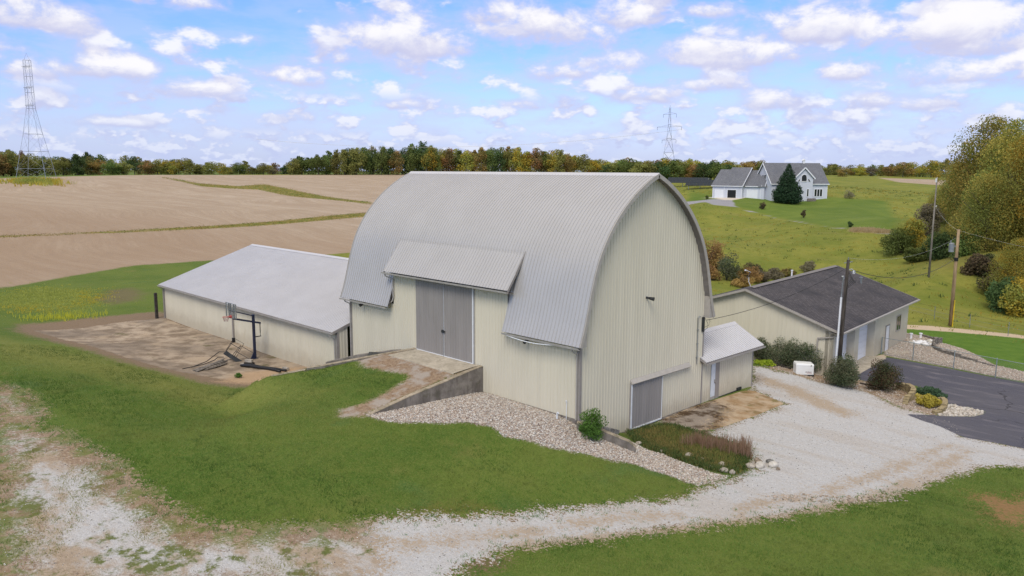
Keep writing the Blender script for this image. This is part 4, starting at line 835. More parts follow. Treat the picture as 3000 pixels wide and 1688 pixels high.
def vent(mb, u, v, h, r):
    z = GE+slope*(v+.64 if v < GW/2 else GW-v+.64); mb.tube([G(u, v, z-.05), G(u, v, z+h)], r, 10); mb.tube([G(u, v, z+h), G(u, v, z+h+.08)], r*1.45, 10)
mb = MB(); vent(mb, 16.0, 3.3, .45, .10); mb.build('vent_pipe', 'galv', gar)
mb = MB(); vent(mb, 14.0, 8.6, .5, .07); mb.build('vent_pipe', 'white_paint', gar)
mb = MB(); gbox(mb, 12.0, 13.6, -1.6, 0, GB-.05, GB+.02); mb.build('door_slab', 'concrete_slab', gar)
# satellite dish on the far slope of the garage roof
u, v = 3.3, 7.6; z = GE+slope*(GW-v+.64)
dish = thing('satellite_dish', 'grey satellite dish on a bent mast on the garage roof ridge', 'satellite dish', G(u, v, z))
mb = MB(); P0 = Vector(G(u, v, z-.03)); P1 = P0+Vector((-.15, -.15, .45)); P2 = P1+Vector((0, 0, .35)); mb.tube([P0, P1, P2], .03, 8); mb.build('mast', 'trim_white', dish)
nd = Vector((-.75, -.35, .45)).normalized(); a = nd.cross(Vector((0, 0, 1))).normalized(); b = nd.cross(a); C0 = P2+Vector((0, 0, .12)); mb = MB(); rows = []
for i in range(6):
    rr = .36*i/5; rows.append([tuple(C0+nd*(.35*rr*rr)+(a*math.cos(2*PI*k/20)+b*math.sin(2*PI*k/20))*rr*(1.0)) for k in range(21)])
mb.grid(rows); rows = [[(x, y, z) for x, y, z in r_] for r_ in rows]; mb.build('dish', 'dish', dish, smooth=True)
mb = MB(); mb.tube([C0-b*.3, C0+nd*.4-b*.25], .015, 6); mb.beam(C0+nd*.38-b*.25, C0+nd*.5-b*.2, .09, .09); mb.build('feed_arm', 'trim_white', dish)
# ---------------------------------------------------------------- walls of the earth ramp
def ribbon_wall(name, pts, th, mat, label, cat, capmat=None, caph=.0, group=None, bev=0):
    """pts: (x, y, ztop, zbot) centre line"""
    t = thing(name, label, cat, (pts[0][0], pts[0][1], pts[0][3]), 0, group); mb = MB(); rows = [[], [], [], []]; n = len(pts)
    L = []; Rr = []
    for i, p in enumerate(pts):
        a = pts[max(i-1, 0)]; b = pts[min(i+1, n-1)]; dx, dy = b[0]-a[0], b[1]-a[1]; l = math.hypot(dx, dy) or 1; nx, ny = -dy/l*th/2, dx/l*th/2
        L.append((p[0]+nx, p[1]+ny)); Rr.append((p[0]-nx, p[1]-ny))
    def body(mb, zt, zb, ex=0):
        vs = []
        for i in range(n): vs += [(*L[i], zb(i)), (*L[i], zt(i)), (*Rr[i], zt(i)), (*Rr[i], zb(i))]
        fs = []
        for i in range(n-1):
            for k in range(4): fs.append((i*4+k, (i+1)*4+k, (i+1)*4+(k+1) % 4, i*4+(k+1) % 4))
        fs += [(0, 1, 2, 3), ((n-1)*4+3, (n-1)*4+2, (n-1)*4+1, (n-1)*4)]; mb.add(vs, fs)
    if capmat:
        body(mb, lambda i: pts[i][2]-caph, lambda i: pts[i][3]); mb.build('stem', mat, t)
        mb = MB(); body(mb, lambda i: pts[i][2], lambda i: pts[i][2]-caph); mb.build('coping', capmat, t, bevel=.02)
    else: body(mb, lambda i: pts[i][2], lambda i: pts[i][3]); mb.build('stem', mat, t, bevel=.02)
    return t
ribbon_wall('retaining_wall', [(-7.08, -.03, 2.92, .9), (-7.08, -1, 2.80, .9), (-7.08, -2.7, 2.54, .9), (-7.08, -4.9, 2.24, .9), (-7.08, -6.9, 1.88, .9), (-7.10, -7.5, 1.76, .9)], .28, 'concrete_wall', 'stained sloping concrete retaining wall beside the stone bed, right of the barn ramp', 'retaining wall', 'concrete_cap', .05)
ribbon_wall('retaining_wall', [(-12.95, -.03, 2.93, -.6), (-14.02, -2.31, 2.66, -.6), (-15.1, -5.0, 2.36, -.6), (-15.75, -5.74, 2.22, -.6)], .28, 'concrete_wall', 'upper sloping concrete wall left of the barn ramp, against the barn', 'retaining wall', 'concrete_cap', .06)
ribbon_wall('retaining_wall', [(-15.82, -5.80, 2.10, -.6), (-16.75, -7.46, 1.86, -.6)], .30, 'concrete_wall', 'short lower end of the concrete ramp wall above the yard with the hoop', 'retaining wall', 'concrete_cap', .06)
ribbon_wall('planter_wall', [(-14.3, -.15, 2.62, -.6), (-15.0, -.38, 2.5, -.6), (-16.46, -1.72, 2.2, -.6), (-18.31, -2.93, 1.6, -.6)], .22, 'concrete_wall', 'low dark concrete wall beyond the ramp wall, running down to the yard', 'retaining wall')
mb = MB(); mb.prism([(-14.2, -.25), (-13.15, -.25), (-14.4, -2.6), (-15.9, -1.35)], 'z', 2.36, 2.40); o = mb.build('dark_board', 'dark_metal', None); tag(o, 'dark flat board lying between the two walls left of the barn ramp', 'board')
ribbon_wall('curb_wall', [(.16, -.32, 1.50, .2), (.87, .11, 1.33, 0), (2.35, .92, .80, -.2), (2.62, 1.12, .52, -.2)], .30, 'concrete_wall', 'low concrete curb wall sloping away from the near barn corner', 'retaining wall', 'concrete_cap', .04)
mb = MB()
for i in range(5): mb.beam((.12+.02*i, .75+.42*i, 1.02-.16*i), (.14+.02*i, 1.13+.42*i, .90-.16*i), .24, .22)
o = mb.build('block_edging', 'rock_grey', None, bevel=.02); tag(o, 'row of dark blocks laid against the gable foot behind the curb wall', 'block edging')
mb = MB(); rows = []
for j in range(8):
    y = -.12-1.75*j/7; rows.append([(x, y, float(np.interp(-y, [0, 1.9], [2.88, 2.74]))+.03) for x in np.linspace(-12.78 - (.0 if j < 2 else .12*j/7*3), -7.24, 12)])
mb.grid(rows); b0 = len(mb.v); mb.grid([rows[-1], [(x, y-.02, z-.12) for x, y, z in rows[-1]]]); o = mb.build('concrete_apron', 'concrete_slab', None); tag(o, kind='structure')
# ---------------------------------------------------------------- basketball hoop
hx, hy, h0 = -29.72, -2.06, gz(-29.72, -2.06)
hoop = thing('basketball_hoop', 'basketball hoop with clear backboard and dark blue post in front of the long shed', 'basketball hoop', (hx, hy, h0))
mb = MB(); mb.box(hx-.085, hx+.085, hy-.085, hy+.085, h0, 2.98); mb.build('post', 'navy', hoop, bevel=.01)
mb = MB(); mb.box(hx-.2, hx+.2, hy-.2, hy+.2, h0-.02, h0+.02); mb.prism([(hy-.08, h0), (hy-.08, h0+.5), (hy-.35, h0)], 'x', hx-.03, hx+.03); mb.build('base_plate', 'navy', hoop)
mb = MB(); mb.beam((hx, hy+.55, 2.26), (hx, -3.62, 2.86), .12, .13); mb.beam((hx+.1, hy+.02, 2.86), (hx+.1, -3.62, 3.42), .05, .07); mb.build('arm', 'navy', hoop)
mb = MB(); mb.tube([(hx, hy+.5, 2.26), (hx, hy+.5, 1.55)], .035, 8); mb.tube([(hx, hy+.5, 1.55), (hx, hy+.5, 1.25)], .022, 8); mb.beam((hx, hy+.05, 1.28), (hx, hy+.55, 1.28), .06, .06); mb.build('crank', 'dark_metal', hoop)
bx0, bx1, by = -30.05, -27.95, -3.72
bx0, bx1 = hx-.78, hx+.78
mb = MB(); mb.box(bx0, bx1, by-.01, by+.01, 2.95, 3.98); bb = mb.build('backboard', 'backboard_glass', hoop)
mb = MB()
for a in ((bx0-.02, bx0+.03, 2.93, 4.0), (bx1-.03, bx1+.02, 2.93, 4.0)): mb.box(a[0], a[1], by-.03, by+.03, a[2], a[3])
mb.box(bx0, bx1, by-.02, by+.02, 3.97, 4.0); mb.box(bx0, bx1, by-.02, by+.02, 2.93, 2.95); mb.build('board_frame', 'galv', bb)
mb = MB()
for x in (hx-.45, hx-.2, hx+.35): mb.box(x-.03, x+.03, by+.03, by+.09, 2.85, 3.95)
mb.box(hx-.45, hx+.35, by+.03, by+.09, 3.38, 3.46); mb.build('board_brace', 'navy', hoop)
mb = MB(); rc = (hx, by-.40, 3.05); mb.tube([(rc[0]+.23*math.cos(2*PI*k/24), rc[1]+.23*math.sin(2*PI*k/24), 3.05) for k in range(25)], .016, 6); mb.box(hx-.12, hx+.12, by-.08, by+.0, 2.92, 3.12); mb.box(hx-.10, hx+.10, by-.18, by-.06, 3.0, 3.06); rim = mb.build('rim', 'rim_red', hoop)
mb = MB()
for k in range(12):
    for s_ in (1, -1):
        a = 2*PI*k/12; b = a+s_*.45; mb.tube([(rc[0]+.225*math.cos(a), rc[1]+.225*math.sin(a), 3.04), (rc[0]+.13*math.cos(b), rc[1]+.13*math.sin(b), 2.72)], .006, 4)
mb.build('net', 'net', rim)
mb = MB()   # white lettering strokes along the lower arm
for i in range(7):
    y = -2.35-.11*i; z = 2.395+(.6/2.11)*(-(y)-2.06)*.92-.02; mb.beam((hx+.062, y, z-.035), (hx+.062, y-.04, z+.045), .004, .02, up=(1, 0, 0)); mb.beam((hx+.062, y-.02, z-.03), (hx+.062, y-.085, z-.015), .004, .016, up=(1, 0, 0))
mb.build('lettering', 'letter_white', hoop)
# ---------------------------------------------------------------- clutter on the yard
gzy = lambda x, y: gz(x, y)
fr = thing('metal_frame', 'tangled black metal lawn frame tipped over on the lumber pile', 'metal frame', (-29.4, -4.6, -.3))
def K(a, b, Y):   # a point of the vertical plane y = Y
    return None
mb = MB(); T = lambda *p: mb.tube([Vector(q) for q in p], .022, 6)
# two leaning rectangular loops with cross bars (x along shed, z up)
f0 = Vector((-30.6, -3.85, .40)); e1 = Vector((.44, .45, .93)); e2 = Vector((1.02, .70, -.62)); q2 = Vector((1.42, 1.0, -.95))
T(f0, f0+e1, f0+e1+e2*.62, f0+e2*.62+Vector((0, 0, -.12)), f0); T(f0+e1*.58, f0+e1*.58+e2*.62); T(f0+Vector((.05, .05, 0)), f0+e1*.98+Vector((.06, .06, 0)))
g0 = f0+e2*.42+Vector((0, 0, -.06)); h1 = Vector((.42, .42, .72)); T(g0, g0+h1, g0+h1+e2*.85, g0+e2*.95+Vector((.05, -.1, -.2)), g0); T(g0+h1*.40, g0+h1*.40+e2*.88); T(g0+e2*.1, g0+h1+e2*.05)
mb.build('frame_loop', 'black', fr)
mb = MB(); T = lambda *p: mb.tube([Vector(q) for q in p], .028, 6)
T((-30.7, -3.9, .28), (-30.95, -4.2, .30), (-30.9, -4.7, .05), (-30.4, -5.4, -.12), (-29.4, -6.9, -.1)); T((-29.9, -4.35, .12), (-30.1, -4.7, .12), (-30.0, -5.0, -.02), (-29.6, -6.0, -.1), (-29.2, -7.6, -.05)); mb.build('frame_leg', 'black', fr)
mb = MB(); rows = [[tuple(f0+e2*(i/4*1.35)+Vector((0, 0, -.02-.08*(i/4)))+Vector((.16, -.30, -.16))*(j/3)) for j in range(4)] for i in range(5)]; mb.grid(rows); mb.build('mesh_seat', 'dark_metal', fr)
rnd = random.Random(4)
for i in range(9):
    L = rnd.uniform(2.2, 3.9); a = R(-58+rnd.uniform(-7, 7)); cx, cy = -29.1+rnd.uniform(-.35, .45), -5.6+rnd.uniform(-.3, .3); z = gz(cx, cy)+.05+.07*(i//3)
    dx, dy = math.cos(a)*L/2, math.sin(a)*L/2; zz = max(gz(cx+dx, cy+dy)+.04, z-.03); o = thing('lumber_plank', 'weathered grey plank in the lumber pile on the concrete yard', 'plank', (cx, cy, z), 0, 'planks of the lumber pile')
    mb = MB(); mb.beam((cx-dx, cy-dy, z), (cx+dx, cy+dy, zz), .14 if i % 3 else .09, .045); mb.build('board', 'wood_old', o)
for i, (x, y, z, s_, r_, lab) in enumerate([(-27.95, -3.75, .0, 1, .3, 'pale concrete block lowest of the pair by the black pipes, nearest the frame'), (-27.62, -3.55, .30, 1, .5, 'pale concrete block stacked highest at the left end of the black pipes'), (-24.6, -2.35, .02, .9, .1, 'pale concrete block at the right end of the black pipes')]):
    zz = gz(x, y)+z; o = thing('concrete_block', lab, 'concrete block', (x, y, zz), r_); mb = MB(); mb.box(-.28*s_, .28*s_, -.12, .12, 0, .19); mb.build('block', 'rock_pale', o, local=True, bevel=.015)
    if i == 1: mb = MB(); mb.box(-.32, .36, -.15, .15, -.28, -.02); mb.build('block_base', 'wood_dark', o, local=True)
for k, (dy, lab) in enumerate([(0, 'long black plastic drain pipe on the yard, the one nearer the shed'), (-.2, 'long black plastic drain pipe on the yard, the bent one nearer the lawn')]):
    pts = [(-27.9+.05*k, -3.85+dy, .0), (-27.0, -3.62+dy*.8, .1-.05*k), (-26.3, -3.35+dy, .02), (-25.4, -2.95+dy*1.2, .0), (-24.7, -2.75+dy*1.6, .0), (-24.1, -2.6+dy*2.2, 0)]
    mb = MB(); mb.tube([(x, y, gz(x, y)+.1+z) for x, y, z in pts], .085, 10); o = mb.build('drain_pipe', 'black', None, smooth=True); tag(o, lab, 'pipe')
z = gz(-50.3, -1.5); o = thing('wooden_post', 'dark old wooden post at the far corner of the long shed', 'post', (-50.35, -1.45, z)); mb = MB(); mb.box(-50.47, -50.22, -1.57, -1.33, z-.1, 2.15); mb.build('timber', 'wood_dark', o, bevel=.03)
o = thing('vent_hook', 'white hooked pipe on the stone bed beside the corner bush', 'pipe', (-.95, -.55, 1.35)); mb = MB(); z = gz(-.95, -.55); mb.tube([(-.95, -.55, z), (-.95, -.55, z+.28), (-.90, -.58, z+.36), (-.78, -.64, z+.36)], .045, 8); mb.build('pipe', 'trim_white', o)
# ---------------------------------------------------------------- standby generator
zg = -.42; ga = math.atan2(23.34-22.52, 1.14-.28)
gen = thing('generator', 'white standby generator box between the shrubs at the edge of the gravel', 'generator', (.28, 22.52, zg), ga)
mb = MB(); mb.box(-.02, 1.25, -.02, .68, 0, .10); mb.build('plinth', 'black', gen, local=True, bevel=.02)
mb = MB(); mb.box(0, 1.22, 0, .66, .08, .74); mb.build('body', 'gen_white', gen, local=True, bevel=.04)
mb = MB(); mb.add([(-.02, -.03, .73), (1.24, -.03, .73), (1.24, .68, .73), (-.02, .68, .73), (.02, .03, .90), (1.20, .03, .84), (1.20, .64, .88), (.02, .64, .94)], [(0,3,2,1), (4,5,6,7), (0,1,5,4), (1,2,6,5), (2,3,7,6), (3,0,4,7)]); mb.build('lid', 'gen_white', gen, local=True, bevel=.04)
mb = MB()
for k in range(8): mb.box(1.215, 1.235, .08, .58, .16+.055*k, .18+.055*k)
mb.build('louvre', 'trim_tan', gen, local=True)
mb = MB(); mb.box(1.23, 1.25, .25, .42, .66, .72); mb.box(.98, 1.03, -.045, -.02, .72, .78); mb.build('latch', 'dark_metal', gen, local=True)
def lettering(txt, size, mat, parent, loc, rot, name='lettering'):
    cu = bpy.data.curves.new(name, 'FONT'); cu.body = txt; cu.size = size; cu.extrude = .004; cu.space_character = 1.05
    tmp = bpy.data.objects.new('tmp_text', cu); COL.objects.link(tmp); dg = bpy.context.evaluated_depsgraph_get(); me = bpy.data.meshes.new_from_object(tmp.evaluated_get(dg)); bpy.data.objects.remove(tmp)
    me.materials.clear(); M = Matrix.Translation(loc) @ Matrix.Rotation(rot[2], 4, 'Z') @ Matrix.Rotation(rot[0], 4, 'X'); me.transform(M); me.name = name
    o = mesh_obj(name, me, parent, mat); return o
lettering('GENERAC', .095, 'letter_dark', gen, (.62, -.003, .27), (PI/2, 0, 0))
mb = MB(); mb.box(.74, 1.08, -.006, .0, .215, .24); mb.build('stripe', 'letter_red', gen, local=True)
# ---------------------------------------------------------------- poles and wires
def catenary(p, q, sag, n=16): p = Vector(p); q = Vector(q); return [tuple(p.lerp(q, i/n)-Vector((0, 0, sag*4*(i/n)*(1-i/n)))) for i in range(n+1)]

z1 = gz(2.66, 23.9)
up = thing('utility_pole', 'dark weathered utility pole with a white conduit and lamp at the garage corner', 'utility pole', (2.66, 23.9, z1))
T1 = Vector((2.74, 23.98, 7.73)); B1 = Vector((2.60, 23.86, z1-.3))
mb = MB(); mb.tube([B1, B1.lerp(T1, .5), T1], .15, 12, .10); mb.build('shaft', 'pole_dark', up, smooth=True)
mb = MB(); mb.tube([(2.42, 23.80, z1), (2.50, 23.82, 5.2)], .065, 10); mb.build('conduit', 'trim_white', up)
mb = MB(); mb.tube([(2.50, 23.82, 5.2), (2.56, 23.84, 6.5)], .045, 8); mb.tube([(2.56, 23.84, 6.45), (2.55, 23.80, 6.62), (2.48, 23.76, 6.6)], .07, 8); mb.build('weatherhead', 'galv', up)
mb = MB(); mb.tube([(2.75, 23.98, 7.05), (2.95, 24.05, 7.12), (3.05, 24.08, 7.1)], .03, 8); mb.tube([(3.1, 24.1, 6.92), (3.1, 24.1, 7.05)], .13, 12, .07); la = mb.build('lamp', 'galv', up)
mb = MB(); mb.tube([(3.1, 24.1, 6.82), (3.1, 24.1, 6.93)], .08, 12, .12); mb.build('lamp_shade', 'trim_white', la)
mb = MB(); mb.beam((2.5, 23.9, 7.5), (3.0, 24.05, 7.62), .05, .05); mb.tube([(2.74, 23.98, 7.7), (2.74, 23.98, 7.9)], .03, 6); mb.build('bracket', 'galv', up)
mb = MB()
for i in range(4): mb.tube([(2.85, 23.95, 6.95-.1*i), (3.05+.1*i, 23.95, 6.6-.12*i), (2.95+.12*i, 24.0, 6.35), (2.82, 23.93, 6.1-.1*i)], .016, 5)
mb.build('cable_loop', 'wire_dark', up)
z2 = -1.3
tp = thing('utility_pole', 'tan wooden utility pole carrying a grey transformer can on the pasture edge', 'utility pole', (.5, 54.58, z2))
mb = MB(); mb.tube([(.5, 54.58, z2-.3), (.5, 54.58, 3.4), (.5, 54.58, 8.11)], .19, 12, .13); mb.build('shaft', 'pole_tan', tp, smooth=True)
mb = MB(); mb.tube([(.08, 54.3, 5.95), (.08, 54.3, 6.75)], .25, 14); mb.tube([(.08, 54.3, 6.75), (.08, 54.3, 6.82)], .25, 14, .15); mb.tube([(.02, 54.2, 6.8), (.02, 54.2, 7.05)], .04, 8); mb.beam((.1, 54.3, 6.5), (.5, 54.58, 6.5), .06, .1); mb.build('transformer', 'galv', tp, smooth=False)
mb = MB(); mb.tube([(.5, 54.58, 5.08), (.5, 54.58, 5.42)], .185, 12); mb.build('band', 'black', tp)
mb = MB(); mb.tube([(.32, 54.35, 7.2), (.2, 54.25, 7.32)], .03, 6); mb.tube([(.42, 54.4, 5.9), (.25, 54.2, 5.5), (.4, 54.4, 5.2)], .02, 6); mb.tube([(.3, 54.3, 5.8), (.1, 54.1, 5.3), (.38, 54.4, 5.0)], .02, 6); mb.build('cable_loop', 'wire_dark', tp)
mb = MB(); mb.tube([(.72, 54.45, z2), (.72, 54.5, z2+2.6)], .05, 8); mb.build('guy_guard', 'yellow', tp)
z3 = gz(-7.87, 74.04)
fp = thing('utility_pole', 'tall grey utility pole standing farther out in the pasture', 'utility pole', (-7.87, 74.04, z3))
mb = MB(); mb.tube([(-7.87, 74.04, z3-.3), (-7.87, 74.04, 6.5), (-7.87, 74.04, 12.9)], .13, 10, .07); mb.build('shaft', 'pole_grey', fp, smooth=True)
mb = MB(); mb.tube([(-7.9, 73.85, 12.3), (-7.9, 73.85, 12.75)], .08, 8); mb.tube([(-7.7, 73.9, 9.4), (-7.6, 73.8, 9.5)], .05, 6); mb.build('insulator', 'trim_white', fp)
def wire(p, q, sag, r, mat, label):
    mb = MB(); mb.tube(catenary(p, q, sag, 20), r, 5); o = mb.build('overhead_wire', mat, None); return tag(o, label, 'wire')
wire((.14, 11.05, 5.0), (2.7, 23.92, 7.2), .45, .016, 'wire_dark', 'dark wire from the barn service entry up to the pole at the garage')
wire((2.95, 24.0, 7.1), (.4, 54.4, 5.25), 1.1, .02, 'wire_dark', 'thick twisted wire over the garage roof to the transformer pole')
wire((2.74, 24.0, 7.85), (.35, 54.4, 7.3), .8, .005, 'wire_light', 'thin pale wire from the garage pole top to the transformer pole')
wire((.45, 54.6, 8.0), (-7.8, 74, 9.5), .35, .006, 'wire_light', 'pale wire from the tan pole to the tall grey pole')
wire((.5, 54.5, 6.4), (-7.2, 71.5, gz(-7.2, 71.5)), 0, .006, 'wire_light', 'pale guy wire running down from the transformer pole to the grass')
wire((.5, 54.6, 8.0), (24, 52, 6.0), .9, .006, 'wire_light', 'pale wire leaving the transformer pole to the right')
wire((-7.87, 74, 12.8), (-70, 205, 16), 2.0, .006, 'wire_light', 'thin pale wire from the tall grey pole towards the far house')
# chain-link fence by the stone bed
fpts = [(1.04, 35.73), (3.49, 35.55), (6.55, 34.93), (9.42, 34.44), (12.4, 33.9), (15.4, 33.4)]
cf = thing('chain_link_fence', 'grey chain link fence between the asphalt and the stone bed', 'fence', (1.04, 35.73, -.9))
for i, (x, y) in enumerate(fpts):
    z = gz(x, y); mb = MB(); r_ = .035 if i else .05; mb.tube([(x, y, z-.1), (x, y, z+1.38)], r_, 8); mb.tube([(x, y, z+1.38), (x, y, z+1.44)], r_*1.2, 8, .01); mb.build('post', 'fence_metal', cf)
mb = MB()
for a, b in zip(fpts[:-1], fpts[1:]): mb.tube([(*a, gz(*a)+1.36), (*b, gz(*b)+1.36)], .022, 6)
mb.build('top_rail', 'fence_metal', cf)
mb = MB()
for a, b in zip(fpts[:-1], fpts[1:]): mb.tube([(*a, gz(*a)+.06), (*b, gz(*b)+.06)], .012, 5)
mb.build('bottom_rail', 'fence_metal', cf)
mb = MB(); H = 1.28
for a, b in zip(fpts[:-1], fpts[1:]):
    A_ = Vector((*a, gz(*a)+.05)); B_ = Vector((*b, gz(*b)+.05)); L = (B_-A_).length; d = (B_-A_)/L; n = int((L+H)/.085)
    for i in range(n):
        for s_ in (1, -1):
            s0 = i*.085-(H if s_ > 0 else 0); t0 = max(0, -s0) if s_ > 0 else max(0, s0-L); t1 = min(H, L-s0) if s_ > 0 else min(H, s0)
            if t1 <= t0: continue
            p = A_+d*(s0+s_*t0)+Vector((0, 0, t0)); q = A_+d*(s0+s_*t1)+Vector((0, 0, t1)); w_ = d*.0025; mb.quad(p-w_, p+w_, q+w_, q-w_)
mb.build('mesh', 'fence_metal', cf)
wf = thing('wire_fence', 'thin wire fence with slender posts along the pasture behind the lawn path', 'fence', (-5.5, 59.2, -1.2))
wp = [(-9.2, 61.1), (-5.5, 59.2), (-1.8, 57.3), (1.95, 55.4), (5.65, 53.5), (9.4, 51.6), (13.2, 49.7)]
for x, y in wp: mb = MB(); z = gz(x, y); mb.tube([(x, y, z-.1), (x, y, z+1.3)], .03, 6); mb.build('post', 'galv', wf)
for hh in (.35, .8, 1.25):
    mb = MB()
    for a, b in zip(wp[:-1], wp[1:]): mb.tube([(*a, gz(*a)+hh), (*b, gz(*b)+hh)], .008, 4)
    mb.build('wire', 'galv' if hh < 1.2 else 'wire_dark', wf)
# low edging walls round the planting beds
def block_wall(name, pts, hts, label, mat='yellow_block', bw=.32, th=.30):
    P_ = [Vector((x, y, 0)) for x, y in pts]; t = thing(name, label, 'edging wall', (pts[0][0], pts[0][1], gz(*pts[0])))
    cum = [0]
    for a, b in zip(P_[:-1], P_[1:]): cum.append(cum[-1]+(b-a).length)
    def at(s_):
        k = max(i for i in range(len(cum)) if cum[i] <= s_+1e-6); k = min(k, len(P_)-2); return P_[k].lerp(P_[k+1], (s_-cum[k])/(cum[k+1]-cum[k]))
    n = int(cum[-1]/bw); mb = MB(); mc = MB(); rnd = random.Random(3)
    for i in range(n):
        a = at(i*bw); b = at((i+1)*bw); d = (b-a).normalized(); nn = Vector((-d.y, d.x, 0)); h = float(np.interp((i+.5)/n, np.linspace(0, 1, len(hts)), hts)); h = round(h/.1)*.1; z = gz(a.x, a.y)
        for lay in range(max(1, int(round(h/.1)))):
            o_ = rnd.uniform(-.012, .012); m_ = mc if lay == int(round(h/.1))-1 else mb; a2, b2 = a+d*.008, b-d*.008; w1 = th/2+o_
            vs = [a2-nn*w1, b2-nn*w1, b2+nn*w1, a2+nn*w1]; z0, z1_ = z+lay*.1-(.1 if lay == 0 else 0), z+lay*.1+.094
            m_.add([(v.x, v.y, z0) for v in vs]+[(v.x, v.y, z1_) for v in vs], [(0,3,2,1),(4,5,6,7),(0,1,5,4),(1,2,6,5),(2,3,7,6),(3,0,4,7)])
    if mb.v: mb.build('course', mat, t, bevel=.015)
    mc.build('cap_course', mat, t, bevel=.02); return t
block_wall('block_wall', [(5.7, 26.2), (6.3, 25.8), (6.9, 25.2), (7.3, 24.4), (7.45, 23.6), (7.45, 22.8), (7.6, 22.1), (7.8, 21.5)], [.4, .55, .62, .6, .5, .3, .1], 'curved tan block wall stepping down beside the reddish round shrub')
block_wall('block_wall', [(8.8, 24.6), (9.25, 24.0), (9.55, 23.1), (9.7, 22.2), (9.75, 21.4), (9.5, 20.9)], [.3, .42, .4, .3, .2], 'curved tan block wall at the tip of the bed by the golden shrub')
block_wall('bed_edging', [(.6, 46.3), (1.6, 45.6), (2.8, 44.2)], [.2, .25, .3], 'low dark edging at the far end of the fenced stone bed', 'wood_old', .6, .18)
block_wall('bed_edging', [(2.9, 44.1), (2.7, 43.0), (2.9, 42.0), (3.4, 40.9), (4.3, 40.0), (5.2, 39.5), (6.1, 39.1), (7.2, 38.7), (8.9, 38.0)], [.5, .6, .4, .3, .25, .3, .2, .15, .1], 'long curved dark edging between the stone bed and the mulched slope', 'wood_old', .7, .2)
block_wall('bed_edging', [(-2.9, 23.6), (-1.6, 23.55), (-.6, 23.4), (.3, 23.3)], [.12, .12, .12], 'straight timber edging behind the lime plants and the generator', 'wood_dark', 1.2, .14)
block_wall('bed_edging', [(3.5, 25.4), (4.6, 25.5), (5.6, 25.7)], [.12, .1, .1], 'short timber edging where the asphalt meets the planting bed', 'wood_dark', 1.1, .14)
for i, (x, y, lab) in enumerate([(.37, 44.3, 'white capped well pipe nearest the garage corner'), (.9, 45.1, 'white capped well pipe farther from the garage, by the dark edging')]):
    z = gz(x, y); o = thing('well_cap', lab, 'well cap', (x, y, z)); mb = MB(); mb.tube([(x, y, z-.05), (x, y, z+.38)], .10, 12); mb.build('pipe', 'white_paint', o); mb = MB(); mb.tube([(x, y, z+.38), (x, y, z+.46)], .15, 12); mb.build('cap', 'white_paint', o)
# ---------------------------------------------------------------- the white house on the hill
def local_house(name, label, loc, ang): return thing(name, label, 'house', loc, ang)
zh = 6.35
ho = thing('white_house', 'white house with steep grey roof and arched window on the far hill', 'house', (-65.5, 174.8, zh), R(53.2)); HX = -15.3
def L(mb, name, mat, par, **k): return mb.build(name, mat, par, local=True, **k)
WH = 4.15; RH = 9.2; DP = 10.2
mb = MB(); mb.prism([(0, -1), (DP, -1), (DP, WH), (DP/2, RH-.1), (0, WH)], 'x', HX, 0); L(mb, 'wall', 'house_siding', ho)
mb = MB()
def rf(mb, x0, x1, y0, y1, ze, zr, t=.14, ov=.4):
    s_ = (zr-ze)/((y1-y0)/2); ym = (y0+y1)/2
    mb.prism([(y0-ov, ze-ov*s_), (ym, zr), (y1+ov, ze-ov*s_), (y1+ov, ze-ov*s_+t), (ym, zr+t), (y0-ov, ze-ov*s_+t)], 'x', x0-.35, x1+.35)
ruv = lambda v: (v[0], v[2]*1.3)
rf(mb, HX, 0, 0, DP, WH, RH); r_ = L(mb, 'roof', 'shingle_grey', ho, uvf=ruv)
mb = MB(); mb.box(-4.6, -4.0, DP/2-.3, DP/2+.3, RH, RH+.75); mb.prism([(-4.75, RH+.75), (-3.85, RH+.75), (-4.3, RH+1.2)], 'y', DP/2-.4, DP/2+.4); mb.tube([(-4.3, DP/2, RH+1.1), (-4.3, DP/2, RH+1.8)], .04, 6); L(mb, 'cupola', 'house_white', r_)
mb = MB()   # white rake boards on the left gable
for q in (0, 1):
    y0, y1 = (-.4, DP/2) if q == 0 else (DP+.4, DP/2); mb.beam((HX-.37, y0, WH-.35), (HX-.37, y1, RH+.02), .08, .3)
mb.beam((HX-.35, -.42, WH-.30), (.35, -.42, WH-.30), .08, .2); mb.box(-.1, .02, -.03, .0, -.6, WH); L(mb, 'trim_board', 'house_white', ho)
# entry gable
cx = -7.1; w2 = 2.5; gz0 = 5.6; gz1 = 8.05
mb = MB(); mb.prism([(cx-w2, -1), (cx+w2, -1), (cx+w2, gz0), (cx, gz1-.1), (cx-w2, gz0)], 'y', -1.0, 2.5); L(mb, 'entry_gable', 'house_siding', ho)
mb = MB(); mb.prism([(cx-w2-.4, gz0-.38), (cx, gz1), (cx+w2+.4, gz0-.38), (cx+w2+.4, gz0-.24), (cx, gz1+.14), (cx-w2-.4, gz0-.24)], 'y', -1.35, 4.6); L(mb, 'entry_roof', 'shingle_grey', ho, uvf=lambda v: (v[1], v[0]))
mb = MB(); mb.beam((cx-w2-.4, -1.4, gz0-.38), (cx, -1.4, gz1+.03), .08, .28); mb.beam((cx+w2+.4, -1.4, gz0-.38), (cx, -1.4, gz1+.03), .08, .28); L(mb, 'entry_trim', 'house_white', ho)
